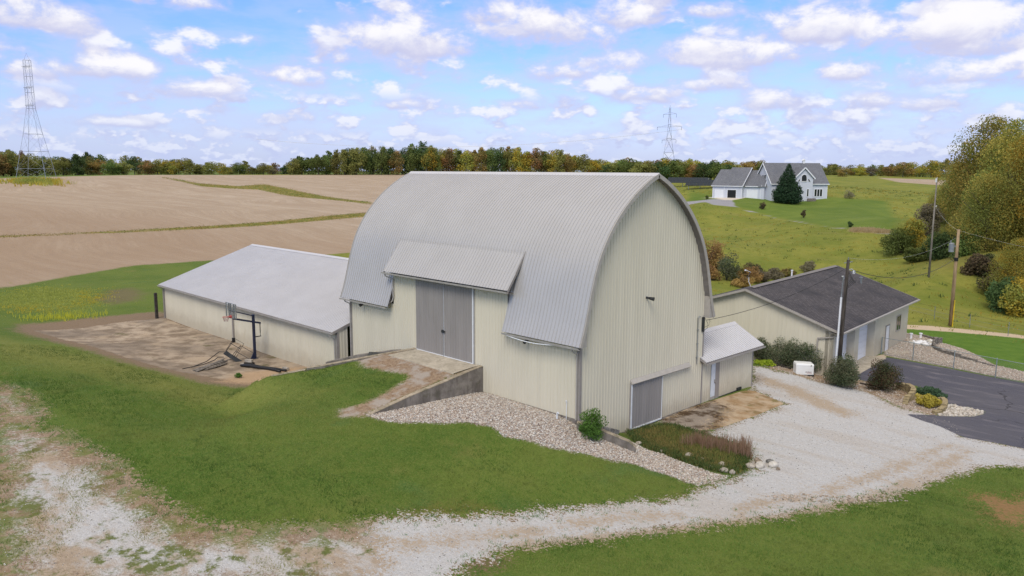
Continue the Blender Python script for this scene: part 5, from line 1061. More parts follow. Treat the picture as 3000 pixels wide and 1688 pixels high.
def win(par, x0, x1, z0, z1, y, n=1, arch=False):
    mb = MB()
    if arch:
        xm = (x0+x1)/2; rr = (x1-x0)/2; pts = [(x0, z0), (x1, z0)]+[(xm+rr*math.cos(PI*k/12), z1-rr+rr*math.sin(PI*k/12)) for k in range(13)]
        mb.prism(pts[::-1], 'y', y-.06, y-.02); p_ = L(mb, 'window', 'glass_dark', par); mb = MB(); pp = [(a, y-.06, b) for a, b in pts]+[(x0, y-.06, z0)]
        mb.tube(pp, .09, 4); L(mb, 'frame', 'house_white', p_); return
    mb.box(x0, x1, y-.06, y-.02, z0, z1); p_ = L(mb, 'window', 'glass_dark', par); mb = MB()
    for k in range(n+1): xx = x0+(x1-x0)*k/n; mb.box(xx-.07, xx+.07, y-.11, y-.02, z0-.1, z1+.1)
    mb.box(x0-.07, x1+.07, y-.1, y-.02, z0-.12, z0); mb.box(x0-.07, x1+.07, y-.1, y-.02, z1, z1+.12); L(mb, 'frame', 'house_white', p_)
win(ho, cx-.75, cx+.7, 4.55, 6.35, -1.0, arch=True)
for s_ in (-1, 1):
    mb = MB(); xa = cx+s_*1.15; xb = cx+s_*1.75; pts = [(xa, 4.55), (xb, 4.55), (xa, 5.4)]; mb.prism(pts if s_ < 0 else pts[::-1], 'y', -1.06, -1.02); p_ = L(mb, 'window', 'glass_dark', ho); mb = MB(); mb.tube([(a, -1.06, b) for a, b in pts+[pts[0]]], .06, 4); L(mb, 'frame', 'house_white', p_)
win(ho, cx+.9, cx+1.45, .75, 2.6, -1.0); win(ho, -3.6, -1.35, .75, 2.55, 0, 3)
mb = MB(); mb.box(-4.95, -4.1, -.05, 0, .3, 2.5); L(mb, 'door', 'trim_white', ho)
mb = MB(); mb.box(-5.9, -3.9, -1.6, -.1, -.5, .25); mb.box(-6.3, -4.0, -2.0, -1.6, -.5, .05); L(mb, 'steps', 'wood_old', ho)
mb = MB(); mb.box(HX-.06, HX-.02, 3.5, 4.4, 4.9, 6.2); p_ = L(mb, 'window', 'glass_dark', ho); mb = MB()
for a in ((3.4, 3.5, 4.8, 6.3), (4.4, 4.5, 4.8, 6.3), (3.4, 4.5, 6.2, 6.3), (3.4, 4.5, 4.8, 4.9)): mb.box(HX-.1, HX-.02, *a)
L(mb, 'frame', 'house_white', p_)
wg = thing('house_garage_wing', 'white garage wing with a black open bay left of the white house', 'garage', (-91.2, 161.4, zh), R(5.2))
D2 = 10.4; E2 = 3.45; R2 = 7.45
mb = MB(); mb.prism([(0, -1), (D2, -1), (D2, E2), (D2/2, R2-.1), (0, E2)], 'x', 0, 8.4); mb.prism([(1.2, -1), (D2, -1), (D2, E2), (D2/2+.5, R2-.25), (1.2, E2)], 'x', 8.4, 13.1); L(mb, 'wall', 'house_siding', wg)
mb = MB(); rf(mb, 0, 3.2, 0, D2, E2, R2); L(mb, 'roof', 'shingle_grey', wg, uvf=ruv)
mb = MB(); rf(mb, 3.3, 8.3, 0, D2, E2, R2+.55); L(mb, 'roof', 'shingle_grey', wg, uvf=ruv)
mb = MB(); rf(mb, 8.75, 13.0, 1.2, D2, E2, R2-.2); L(mb, 'roof', 'shingle_grey', wg, uvf=ruv)
mb = MB(); mb.prism([(1.0, -1), (4.6, -1), (4.6, E2), (2.8, 5.9), (1.0, E2)], 'x', 13.1, 14.0); L(mb, 'gable_bay', 'house_siding', wg)
mb = MB(); rf(mb, 12.8, 14.0, 1.0, 4.6, E2, 6.0, ov=.3); L(mb, 'bay_roof', 'shingle_grey', wg, uvf=ruv)
mb = MB(); mb.beam((8.72, -.4, E2-.3), (8.72, D2/2, R2+.6), .08, .3); mb.beam((-.3, -.42, E2-.3), (8.7, -.42, E2-.3), .08, .18); mb.beam((8.8, .78, E2-.3), (13.3, .78, E2-.3), .08, .18)
for q in (.7, 4.9): mb.beam((14.38, q, E2-.3), (14.38, 2.8, 6.1), .08, .28)
for q in (.75, 10.5): mb.beam((13.38, q, E2-.3), (13.38, D2/2+.5, R2-.05), .08, .28)
for x in (.05, 3.35, 8.3): mb.box(x-.07, x+.07, -.04, 0, -.4, E2)
mb.box(12.95, 13.12, 1.1, 1.2, -.4, E2); L(mb, 'trim_board', 'house_white', wg)
for x0, x1, m_, y in ((.75, 3.05, 'house_white', 0), (4.35, 6.75, 'black', 0), (9.3, 12.1, 'house_white', 1.2)):  # middle one is a black panel standing in for an open bay's shaded interior
    mb = MB(); mb.box(x0, x1, y-.04, y-.01, -.35, 2.15); d = L(mb, 'garage_door' if m_ != 'black' else 'open_bay', m_, wg); mb = MB()
    for a in ((x0-.12, x0, -.35, 2.25), (x1, x1+.12, -.35, 2.25), (x0, x1, 2.15, 2.27)): mb.box(a[0], a[1], y-.06, y-.01, a[2], a[3])
    L(mb, 'door_frame', 'house_white', d)
mb = MB(); mb.box(14.02, 14.06, 2.4, 3.2, .7, 2.5); p_ = L(mb, 'window', 'glass_dark', wg); mb = MB()
for a in ((2.3, 2.4, .6, 2.6), (3.2, 3.3, .6, 2.6), (2.3, 3.3, 2.5, 2.6), (2.3, 3.3, .6, .7)): mb.box(14.02, 14.1, *a)
L(mb, 'frame', 'house_white', p_)
ob = thing('white_outbuilding', 'small white outbuilding with a pale metal roof just beyond the barn peak', 'outbuilding', (-116, 170.3, 7.0), R(20))
mb = MB(); mb.prism([(0, -1), (9, -1), (9, 2.9), (4.5, 5.0), (0, 2.9)], 'x', -9, 0); L(mb, 'wall', 'house_white', ob); mb = MB(); rf(mb, -9, 0, 0, 9, 2.95, 5.05, .12, .4); L(mb, 'roof', 'roof_metal', ob)
def solar(loc, ang, Lg, label):
    t = thing('solar_array', label, 'solar array', loc, ang); mb = MB(); dp, tl = 3.6, R(28); ny, nz = math.sin(tl), math.cos(tl); n = int(Lg/1.05)
    f = lambda x, q, o=0: (x, q*math.cos(tl)-o*ny, .9+q*math.sin(tl)+o*nz)
    for i in range(n):
        for j in range(2): a, b = i*1.05+.02, i*1.05+1.03; q0, q1 = j*1.8+.02, j*1.8+1.78; mb.add([f(a, q0), f(b, q0), f(b, q1), f(a, q1), f(a, q0, .04), f(b, q0, .04), f(b, q1, .04), f(a, q1, .04)], [(0,3,2,1),(4,5,6,7),(0,1,5,4),(1,2,6,5),(2,3,7,6),(3,0,4,7)])
    mb.build('panel_row', 'solar', t, local=True); mb = MB()
    for x in (.8, Lg*.36, Lg*.66, Lg-.8): mb.beam((x, 1.6, -.8), (x, 1.6, 1.6), .12, .12); mb.beam(f(x, .2, -.08), f(x, 3.4, -.08), .08, .08)
    for q in (.6, 2.9): mb.beam(f(0, q, -.04), f(Lg, q, -.04), .07, .07)
    mb.build('rack', 'galv', t, local=True); return t
solar((-107.5, 172.8, gz(-104, 174)+.2), R(22), 11.5, 'nearer dark solar array on posts left of the far garage wing'); solar((-120.5, 182, gz(-116, 184)+.3), R(22), 13.5, 'farther dark solar array behind the nearer one, beyond the barn peak')
# ---------------------------------------------------------------- lattice pylons
def lat_leg(mb, a, b, r): mb.tube([a, b], r, 5)
def pylon_a(loc, ang, z0, zt):
    t = thing('transmission_tower', 'tall slender steel lattice tower at the left edge standing in the field', 'transmission tower', loc, ang); zw = 23.0; zt = zt-z0
    lev = [(0, 4.5), (4.0, 3.9), (9.5, 3.0), (15, 2.1), (zw, 1.0), (28, .95), (33, .9), (38.0, .85)]; c4 = [(1, 1), (1, -1), (-1, -1), (-1, 1)]
    for sx, sy in c4:
        mb = MB(); mb.tube([(sx*w_, sy*w_*.35 if 0 else sy*w_, z) for z, w_ in lev], .055, 5); mb.build('leg', 'pylon_steel', t, local=True)
    mb = MB()
    for z, w_ in lev[1:]:
        for i in range(4): a, b = c4[i], c4[(i+1) % 4]; mb.tube([(a[0]*w_, a[1]*w_, z), (b[0]*w_, b[1]*w_, z)], .04, 4)
    for (za, wa), (zb, wb) in zip(lev[:-1], lev[1:]):
        for i in range(4): a, b = c4[i], c4[(i+1) % 4]; mb.tube([(a[0]*wa, a[1]*wa, za), (b[0]*wb, b[1]*wb, zb)], .02, 4); mb.tube([(b[0]*wa, b[1]*wa, za), (a[0]*wb, a[1]*wb, zb)], .02, 4)
    mb.tube([(-.85, 0, 38), (0, 0, 40.2), (.85, 0, 38)], .04, 4); mb.build('bracing', 'pylon_steel', t, local=True)
    mb = MB()
    for z in (24, 29.5, 36): 
        for k in range(5): mb.tube([(-1+.45*k, -1, z-.5), (-.8+.4*k, 1, z+.6)], .06, 4)
        mb.tube([(-1.3, -1, z), (1.3, -1, z)], .07, 4)
    mb.build('platform', 'pylon_steel', t, local=True); return t
za = gz(-267.5, 42.1); pylon_a((-267.5, 42.1, za), R(55), za, 49.4)
zb_ = 9.2; px_, py_ = -173.7, 260.5
t = thing('transmission_tower', 'steel pylon with three crossarms behind the barn ridge and the woods', 'transmission tower', (px_, py_, zb_), R(35))
lev = [(0, 4.2), (6, 3.1), (12, 2.0), (18, 1.0), (24, .55), (31, .3)]; c4 = [(1, 1), (1, -1), (-1, -1), (-1, 1)]
for sx, sy in c4: mb = MB(); mb.tube([(sx*w_, sy*w_, z) for z, w_ in lev], .06, 5); mb.build('leg', 'pylon_steel', t, local=True)
mb = MB()
for (za_, wa), (zb, wb) in zip(lev[:-1], lev[1:]):
    for i in range(4): a, b = c4[i], c4[(i+1) % 4]; mb.tube([(a[0]*wa, a[1]*wa, za_), (b[0]*wb, b[1]*wb, zb)], .05, 4); mb.tube([(b[0]*wa, b[1]*wa, za_), (a[0]*wb, a[1]*wb, zb)], .05, 4)
    for i in range(4): a, b = c4[i], c4[(i+1) % 4]; mb.tube([(a[0]*wa, a[1]*wa, za_), (b[0]*wa, b[1]*wa, za_)], .04, 4) if za_ else None
mb.tube([(0, 0, 30), (0, 0, 32)], .05, 4); mb.build('bracing', 'pylon_steel', t, local=True)
for z, w_ in ((28.2, 2.8), (22.9, 5.2), (17.4, 3.0)):
    mb = MB(); mb.tube([(-w_, 0, z-.1), (0, 0, z), (w_, 0, z+.25)], .07, 5); mb.tube([(-w_, 0, z-.1), (0, 0, z+.9), (w_, 0, z+.25)], .04, 4); ar = mb.build('crossarm', 'pylon_steel', t, local=True)
    mb = MB(); 
    for s_ in (-1, 1): mb.tube([(s_*w_*.98, 0, z-1.4), (s_*w_*.98, 0, z)], .06, 5)
    mb.build('insulator', 'dark_metal', ar, local=True)
wire((-173.7+4.3, 260.5+3.0, 31.0), (-330, 150, 27.5), 5.5, .05, 'wire_light', 'long pale power line crossing in front of the dark woods')
# ---------------------------------------------------------------- foliage builders
def leaf_cloud(blobs, n, size, rs, flat=.35, up=.0):
    B = np.array(blobs, float); w = (B[:, 3]*B[:, 4]*B[:, 5])**(2/3); w /= w.sum(); k = rs.choice(len(B), n, p=w)
    d = rs.normal(size=(n, 3)); d /= np.linalg.norm(d, axis=1)[:, None]; r = rs.uniform(.45, 1.06, n)**.6
    P = B[k, :3]+d*B[k, 3:6]*r[:, None]
    nrm = d+rs.normal(size=(n, 3))*.8; nrm[:, 2] += up; nrm /= np.linalg.norm(nrm, axis=1)[:, None]
    t = np.cross(nrm, rs.normal(size=(n, 3))); t /= np.linalg.norm(t, axis=1)[:, None]; b = np.cross(nrm, t)
    s = size*rs.uniform(.55, 1.25, n)[:, None]; a = t*s*.5; c = b*s*.5*rs.uniform(.5, 1.0, n)[:, None]
    V = np.stack([P-a-c*.6, P+a-c*.25, P+a*.75+c, P-a*.5+c*.8], 1).reshape(-1, 3)
    cl = rs.uniform(0, 1, len(B))[k]; tint = np.clip(.55*cl+.45*rs.uniform(0, 1, n), 0, 1)
    return V, np.arange(4*n).reshape(-1, 4), tint, np.clip(cl*.7+.3*rs.uniform(0, 1, n), 0, 1)
def cloud_mesh(name, blobs, n, size, seed, mat, extra=None, **k):
    rs = np.random.RandomState(seed); V, F, t, c = leaf_cloud(blobs, n, size, rs, **k)
    return np_mesh(name, V, F, [mat], {'tint': ('FACE', t), 'clump': ('FACE', c)})
def crown_blobs(rs, h, w, base, nb, shape='round'):
    out = []
    for i in range(nb):
        t = rs.uniform(0, 1)**.85; z = base+(h-base)*t
        prof = math.sqrt(max(.05, 1-(2*t-.85)**2*.95)) if shape == 'round' else (1-.9*t)*.95+.08
        a = rs.uniform(0, 2*PI); q = rs.uniform(.35, .85)*prof*w/2; s = rs.uniform(.16, .30)*w*(prof*.7+.3)
        out.append((q*math.cos(a), q*math.sin(a), min(z, h-s*.6), s, s, s*rs.uniform(.7, 1.0)))
    out.append((0, 0, base+(h-base)*.45, w*.30, w*.30, (h-base)*.40)); return out
def trunk_mesh(h, r, rs, limbs=5):
    mb = MB(); mb.tube([(0, 0, -.4), (rs.uniform(-.1, .1), 0, h*.3), (rs.uniform(-.2, .2), rs.uniform(-.2, .2), h*.75)], r, 8, r*.35)
    for i in range(limbs): a = 2*PI*i/limbs+rs.uniform(-.4, .4); z = h*rs.uniform(.22, .5); l = h*rs.uniform(.2, .32); mb.tube([(0, 0, z), (math.cos(a)*l*.5, math.sin(a)*l*.5, z+l*.45), (math.cos(a)*l, math.sin(a)*l, z+l*.95)], r*.4, 5, r*.1)
    me = bpy.data.meshes.new('trunk'); me.from_pydata(mb.v, [], mb.f); me.materials.append(MATS['bark']); return me
PROTO = {}
def proto(key, h, w, base, nb, n, size, seed, shape='round', limbs=5, mat='leaf_mid'):
    rs = np.random.RandomState(seed); bl = crown_blobs(rs, h, w, base, nb, shape)
    PROTO[key] = (cloud_mesh('crown', bl, n, size, seed, mat), trunk_mesh(h, .02*h+.04, rs, limbs), h)
def plant_tree(key, x, y, height, mat, label, cat='tree', group=None, wid=1.0, rot=None, z=None, name='tree'):
    cm, tm, h0 = PROTO[key]; s = height/h0; z = gz(x, y) if z is None else z
    r = thing(name, label, cat, (x, y, z), rot if rot is not None else (x*7.3+y*3.1) % 6.28, group); r.scale = (s*wid, s*wid, s)
    c = bpy.data.objects.new('crown', cm); COL.objects.link(c); c.parent = r; c.material_slots[0].link = 'OBJECT'; c.material_slots[0].material = MATS[mat]
    t = bpy.data.objects.new('trunk', tm); COL.objects.link(t); t.parent = r; return r
for i in range(6): proto('far%d' % i, 12, [9, 8, 10, 7.5, 9.5, 8.5][i], .6, 26, 2300, .62, 20+i)
for i in range(3): proto('big%d' % i, 16, [12, 11, 13][i], .8, 70, 30000, .25, 40+i, limbs=8)
CX, CY, YAW, FPX = 24.0853, -28.3227, 2.3645, 2302.8
def at(u, D):      # a bearing (in units of the survey) and a distance
    a = YAW-math.atan((u-1500)/FPX); return CX+D*math.cos(a), CY+D*math.sin(a)
rnd = random.Random(11)
CNAME = {'leaf_dark': 'dark green', 'leaf_mid': 'mid green', 'leaf_olive': 'olive', 'leaf_yellowgreen': 'yellow-green', 'leaf_orange': 'orange-tinged', 'leaf_rust': 'rust-red', 'leaf_brown': 'bare-looking brown'}
def band(u0, u1, step, prof, D0, D1, pal, where, hmin=4, v0=495, skip=None):
    u = u0
    while u < u1:
        D = rnd.uniform(D0, D1); v = float(np.interp(u, [p[0] for p in prof], [p[1] for p in prof]))+rnd.uniform(-5, 9); x, y = at(u, D)
        top = 13.53+(v0-v)/2303*D; z = gz(x, y); h = max(hmin, top-z); m = rnd.choices([p[0] for p in pal], [p[1] for p in pal])[0]
        if not (skip and skip(u)):
            plant_tree('far%d' % rnd.randrange(6), x, y, h, m, CNAME[m]+' tree '+where, group=CNAME[m]+' trees '+where, wid=max(.8, min(1.7, 12/h*rnd.uniform(.85, 1.15))), z=z-.2)
        u += step*rnd.uniform(.7, 1.3)
PL = [('leaf_olive', 30), ('leaf_mid', 22), ('leaf_yellowgreen', 18), ('leaf_orange', 10), ('leaf_rust', 7), ('leaf_dark', 8), ('leaf_brown', 6)]
profL = [(-80, 455), (0, 462), (60, 450), (110, 462), (200, 470), (260, 455), (330, 468), (430, 468), (490, 474), (560, 472), (640, 478), (720, 478), (800, 484), (870, 478)]
band(-80, 880, 34, profL, 400, 420, PL, 'in the low treeline along the left field'); band(-80, 880, 30, [(a, b-3) for a, b in profL], 440, 520, PL, 'in the low treeline along the left field')
PM = [('leaf_dark', 34), ('leaf_mid', 34), ('leaf_olive', 20), ('leaf_orange', 5), ('leaf_brown', 7)]; PM2 = [('leaf_olive', 30), ('leaf_yellowgreen', 26), ('leaf_mid', 18), ('leaf_orange', 14), ('leaf_rust', 6), ('leaf_dark', 6)]
profM = [(860, 462), (900, 462), (960, 448), (1020, 436), (1080, 430), (1130, 425), (1180, 440), (1215, 414), (1245, 412), (1290, 434), (1350, 436), (1450, 430), (1560, 434), (1640, 440), (1700, 452), (1780, 466)]
band(865, 1270, 24, profM, 392, 402, PM, 'in the tall dark woods beyond the barn'); band(880, 1270, 26, profM, 408, 450, PM, 'in the tall dark woods beyond the barn')
band(1265, 1790, 24, profM, 392, 402, PM2, 'in the autumn woods above the barn ridge'); band(1265, 1790, 26, profM, 410, 450, PM2, 'in the autumn woods above the barn ridge')
PR = [('leaf_yellowgreen', 34), ('leaf_olive', 32), ('leaf_mid', 16), ('leaf_orange', 9), ('leaf_brown', 7), ('leaf_rust', 2)]
profR = [(1780, 468), (1840, 456), (1880, 470), (1950, 460), (2010, 462), (2060, 468), (2080, 462), (2140, 472), (2200, 466), (2300, 472), (2420, 474), (2500, 478), (2600, 476), (2700, 470), (2760, 462), (2850, 466), (3000, 470), (3080, 470)]
band(1780, 2130, 26, profR, 318, 335, [('leaf_mid', 30), ('leaf_olive', 30), ('leaf_dark', 22), ('leaf_yellowgreen', 14), ('leaf_rust', 4)], 'in the woods left of the white house'); band(1780, 2140, 28, profR, 380, 430, PR, 'in the woods left of the white house')
band(2120, 2720, 26, profR, 385, 425, PR, 'in the woods behind the white house'); band(2120, 3060, 30, profR, 440, 520, PR, 'in the woods behind the white house')
# near trees on the right
big = [(2885, 150, 23, 'leaf_big', 'tall light green and gold tree at the right edge, highest of all'), (2945, 128, 21, 'leaf_big', 'broad olive tree at the far right edge of the pasture'), (2800, 158, 14, 'leaf_big', 'olive tree on the left shoulder of the big right-hand trees'), (2755, 165, 8.0, 'leaf_big', 'low spreading olive tree at the left foot of the big right-hand trees'),
 (3040, 120, 19, 'leaf_yellowgreen', 'yellow-green tree cut by the right edge'), (2890, 122, 12.5, 'leaf_big', 'mid-height olive tree in front of the tallest right-hand trees'), (2990, 104, 9.5, 'leaf_yellowgreen', 'golden yellow small tree at the right edge'), (2830, 138, 8.5, 'leaf_big', 'rounded olive tree low in the right-hand clump'), (2940, 165, 20, 'leaf_big', 'tall olive tree at the back of the right-hand clump')]
for i, (u, D, h, m, lab) in enumerate(big):
    x, y = at(u, D); plant_tree('big%d' % (i % 3), x, y, h*.83, m, lab, wid=.88*[1.05, 1.0, .95, 1.25, 1.0, 1.1, 1.05, 1.2, 1][i], z=gz(x, y)-.3)
def shrub(name, x, y, w, h, mat, label, n=2500, size=.16, seed=1, nb=18, cat='shrub', group=None, dy=1.0, shape='round', z=None, rot=0, twigs=True, up=0):
    rs = np.random.RandomState(seed); bl = []
    for i in range(nb):
        a = rs.uniform(0, 2*PI); q = rs.uniform(0, .7)**.7*w/2; t = rs.uniform(.12, .82); pr = math.sqrt(max(.05, 1-(t-.35)**2*2.2)); s = rs.uniform(.14, .24)*min(w, h*1.4)
        bl.append((q*pr*math.cos(a), q*pr*math.sin(a)*dy, h*t, s, s, s*.9))
    bl.append((0, 0, h*.4, w*.34, w*.34*dy, h*.34)); z = gz(x, y) if z is None else z
    r = thing(name, label, cat, (x, y, z), rot, group); me = cloud_mesh('foliage', bl, n, size, seed, mat, up=up); mesh_obj('foliage', me, r)
    if twigs:
        mb = MB()
        for i in range(7): a = rs.uniform(0, 2*PI); l = rs.uniform(.15, .35)*w; mb.tube([(0, 0, -.1), (math.cos(a)*l*.5, math.sin(a)*l*.5*dy, h*.3), (math.cos(a)*l, math.sin(a)*l*dy, h*.72)], .03*max(1, h/3), 5, .008)
        mb.build('stems', 'bark', r, local=True)
    return r
for i, (u, D, w, h, m, lab, dy) in enumerate([
 (2640, 138, 7.5, 5.2, 'leaf_mid', 'dark green rounded bush at the left tip of the right-hand trees', 1), (2675, 140, 8, 6.5, 'leaf_yellowgreen', 'yellow-tinged bush beside the dark green one on the right', 1), (2715, 150, 7, 7.5, 'leaf_brown', 'brownish bush behind the yellow-tinged one on the right', 1),
 (2700, 130, 9, 2.6, 'leaf_mid', 'low spreading green bush at the foot of the right-hand trees', .6), (2770, 128, 8, 4.5, 'leaf_dark', 'dark bush in the shade of the right-hand trees', 1), (2830, 122, 8, 5, 'leaf_mid', 'green bush below the mid-height olive tree', 1), (2885, 112, 6, 3.6, 'leaf_burgundy', 'burgundy-leaved bush at the foot of the right-hand trees', 1),
 (2935, 108, 6, 3.6, 'leaf_burgundy', 'wine-red bush nearer the right edge', 1), (2975, 100, 7, 4.5, 'leaf_dark', 'dark green bush lowest at the right edge', 1), (3020, 98, 7, 5, 'leaf_yellowgreen', 'yellow-green bush at the very right edge', 1), (2860, 130, 8, 6, 'leaf_dark', 'dark green bush between the two wine-red bushes and the olive tree', 1)]):
    x, y = at(u, D); w, h = w*.78, h*.78; shrub('bush', x, y, w, h, m, lab, 5200, .26, 60+i, 26, dy=dy)
# spruce by the house
rs = np.random.RandomState(5); bl = []
for i in range(150):
    t = (i/150)**1.15; a = i*2.4; rr = 4.0*(1-t)**.82*(1.0 if t > .06 else .8); q = rr*rs.uniform(.55, .95); s = .95*(1-t)+.28; bl.append((q*math.cos(a), q*math.sin(a), .7+9.2*t, s, s, s*.55))
sx, sy = -69.67, 161.4; r = thing('spruce_tree', 'big dark conical spruce on the lawn in front of the white house', 'tree', (sx, sy, gz(sx, sy))); mesh_obj('crown', cloud_mesh('crown', bl, 16000, .30, 6, 'leaf_spruce', up=.4), r)
mb = MB(); mb.tube([(0, 0, -.3), (0, 0, 4), (0, 0, 9.9)], .28, 8, .03); mb.build('trunk', 'bark', r, local=True)
for i, (x, y, w, h, m, lab) in enumerate([(-67.1, 144.06, 1.7, 1.7, 'leaf_burgundy', 'round brown shrub on the lawn below the spruce'), (-53.24, 136.08, 1.35, 2.0, 'leaf_burgundy', 'upright brown shrub alone on the house lawn, right of the spruce'), (-36.97, 121.13, 1.1, 1.2, 'leaf_dark', 'small dark shrub by the dirt path on the far lawn'), (-60.8, 177.8, 3.0, 2.2, 'leaf_brown', 'pale brown bush in the pasture right of the white house'),
  (-76.5, 167.2, 2.8, 1.6, 'leaf_mid', 'dark green shrub at the corner between the house and its garage wing'), (-72.8, 165.5, 2.4, 1.3, 'leaf_dark', 'low shrub hugging the house wall behind the spruce'), (-92.4, 160.6, .9, 1.2, 'leaf_mid', 'small shrub at the left corner of the garage wing')]):
    shrub('shrub', x, y, w, h, m, lab, 1300, .17, 90+i, 12)
x, y = at(2648, 148); shrub('brush_pile', x, y, 5.6, .8, 'leaf_brown', 'low long mound of dark brush on the pasture below the dirt path', 2600, .16, 99, 22, cat='brush', dy=.45, rot=-.8)
# brush along the creek behind the barn
for i, (u, D, w, h, m, lab) in enumerate([
 (2072, 121, 4.5, 5.0, 'grass_gold', 'orange-gold brush right beside the barn roof edge'), (2104, 122, 3.8, 4.6, 'grass_gold', 'orange-gold brush rising left of the dark round bush'), (2135, 114, 4.4, 4.4, 'leaf_shrub', 'dark grey-green round bush among the orange brush'), (2092, 112, 3.4, 2.2, 'grass_gold', 'low gold brush at the foot of the dark round bush'),
 (2172, 116, 3.6, 2.2, 'grass_rusty', 'rusty brush right of the dark round bush'), (2205, 115, 4.2, 2.2, 'grass_gold', 'gold brush behind the satellite dish'), (2240, 118, 4.2, 1.7, 'leaf_brown', 'brown brush right of the satellite dish'), (2275, 122, 4.5, 1.6, 'leaf_brown', 'brown brush nearer the garage roof end of the thicket'), (2310, 126, 4.2, 1.2, 'grass_rusty', 'thin rusty brush at the right end of the thicket'),
 (2180, 109, 4.2, 1.6, 'grass_gold', 'low straw-coloured brush in front of the dish'), (2374, 130, 3.0, 1.7, 'leaf_brown', 'small grey bush just above the garage ridge'), (2220, 122, 4.5, 1.9, 'leaf_burgundy', 'dull reddish brush at the back of the thicket')]):
    x, y = at(u, D); shrub('brush', x, y, w, h, m, lab, 2400, .20, 120+i, 18, cat='brush')
# shrubs round the barn and the garage
shrub('corner_bush', 1.05, -.35, 1.55, 1.45, 'leaf_bright', 'bright green bush at the near corner of the barn', 5200, .075, 201, 22)
shrub('garden_shrub', -3.3, 24.3, 2.3, 1.8, 'leaf_shrub', 'dark shrub nearest the small shed, behind the lime plants', 5000, .085, 202, 20)
shrub('garden_shrub', -1.3, 24.3, 3.1, 2.35, 'leaf_shrub', 'tallest grey-green shrub behind the generator row', 9000, .085, 203, 28)
shrub('garden_shrub', .25, 24.9, 2.6, 2.1, 'leaf_shrub', 'grey-green shrub directly behind the generator', 7000, .085, 204, 24)
shrub('garden_shrub', 2.95, 23.2, 2.7, 2.25, 'leaf_shrub', 'big grey-green shrub right of the generator, at the pole foot', 9500, .085, 205, 30)
shrub('garden_shrub', 5.35, 24.75, 2.4, 2.15, 'leaf_redshrub', 'round dark shrub with reddish leaves beside the asphalt', 9500, .08, 206, 30)
shrub('lime_plants', -2.3, 23.0, 2.4, .42, 'leaf_lime', 'row of lime green leafy plants beside the small shed', 2200, .13, 207, 26, dy=.28, rot=.02, twigs=False, up=1.0, cat='plant')
shrub('juniper', 7.9, 25.75, 2.9, .55, 'leaf_juniper', 'low spreading blue-green juniper between the block walls', 5200, .085, 208, 30, dy=.55, rot=-.35, cat='shrub')
shrub('golden_shrub', 8.75, 22.6, 1.9, .75, 'leaf_gold', 'golden yellow low shrub inside the block walls', 4500, .085, 209, 22, dy=.75)
shrub('weed_clump', -24.4, -5.9, .7, .35, 'leaf_bright', 'small green weed clump at the lawn edge below the black pipes', 500, .08, 210, 8, twigs=False, cat='plant')
shrub('weed_clump', 10.35, -14.3, 1.2, .16, 'leaf_juniper', 'pale green weed clump at the lawn edge beside the worn drive', 900, .06, 211, 12, twigs=False, cat='plant')
# ---------------------------------------------------------------- stones
def ico():
    import bmesh
    bm = bmesh.new(); bmesh.ops.create_icosphere(bm, subdivisions=1, radius=1); V = np.array([v.co[:] for v in bm.verts]); F = np.array([[v.index for v in f.verts] for f in bm.faces]); bm.free(); return V, F
IV, IF = ico()
def inside(poly, x, y): return sdist(poly, x, y) 
def scatter(poly, n, rs, margin=0.0, step=None):
    p = np.array(poly); x = rs.uniform(p[:, 0].min(), p[:, 0].max(), n*4); y = rs.uniform(p[:, 1].min(), p[:, 1].max(), n*4); k = sdist(poly, x, y) > margin; return x[k][:n], y[k][:n]
def stones(name, poly, n, smin, smax, mats, seed, label, cat='stones', keep=None):
    rs = np.random.RandomState(seed); x, y = scatter(poly, n, rs, .03)
    if keep is not None: k = keep(x, y); x, y = x[k], y[k]
    n = len(x); z = hz(x, y); s = rs.uniform(0, 1, n)**1.8*(smax-smin)+smin; a = rs.uniform(0, 2*PI, n); sc = np.stack([s, s*rs.uniform(.6, .9, n), s*rs.uniform(.4, .7, n)], 1)
    P = IV[None]*sc[:, None]*(1+rs.normal(size=(n, len(IV), 1))*.09); c, d = np.cos(a)[:, None], np.sin(a)[:, None]; X = P[..., 0]*c-P[..., 1]*d; Y = P[..., 0]*d+P[..., 1]*c
    V = np.stack([X+x[:, None], Y+y[:, None], P[..., 2]+z[:, None]+s[:, None]*.22], -1).reshape(-1, 3); F = (IF[None]+(np.arange(n)*len(IV))[:, None, None]).reshape(-1, 3)
    me = np_mesh(name, V, F, mats, fm=np.repeat(rs.randint(0, len(mats), n), len(IF)), smooth=True); o = mesh_obj(name, me); tag(o, label, cat, kind='stuff'); return o
for nm, col in (('st_a', (.50, .41, .33)), ('st_b', (.60, .54, .46)), ('st_c', (.34, .265, .21)), ('st_d', (.68, .65, .60)), ('st_e', (.44, .345, .27)), ('st_f', (.38, .36, .33))): simple(nm, col, .85, var=.15, scale=8)
stones('river_stones', POLY['rock'], 27000, .022, .058, ['st_a', 'st_b', 'st_c', 'st_d', 'st_e', 'st_b', 'st_f'], 1, 'bed of pinkish and white river stones between the barn and the lawn', keep=lambda x, y: (y < -.04) | (x > .1))
stones('round_stones', POLY['wedge'], 500, .06, .14, ['rock_white', 'st_b', 'rock_pale'], 2, 'pale round stones in the wedge bed beside the asphalt')
stones('bed_stones', POLY['bed2'], 7000, .04, .08, ['st_b', 'st_e', 'rock_pale', 'st_a'], 3, 'tan stones of the fenced bed beside the garage')
stones('mulch_stones', POLY['bed3'], 2600, .03, .07, ['st_e', 'st_c', 'rock_tan', 'st_b'], 4, 'brown stones of the planting bed under the garden shrubs')
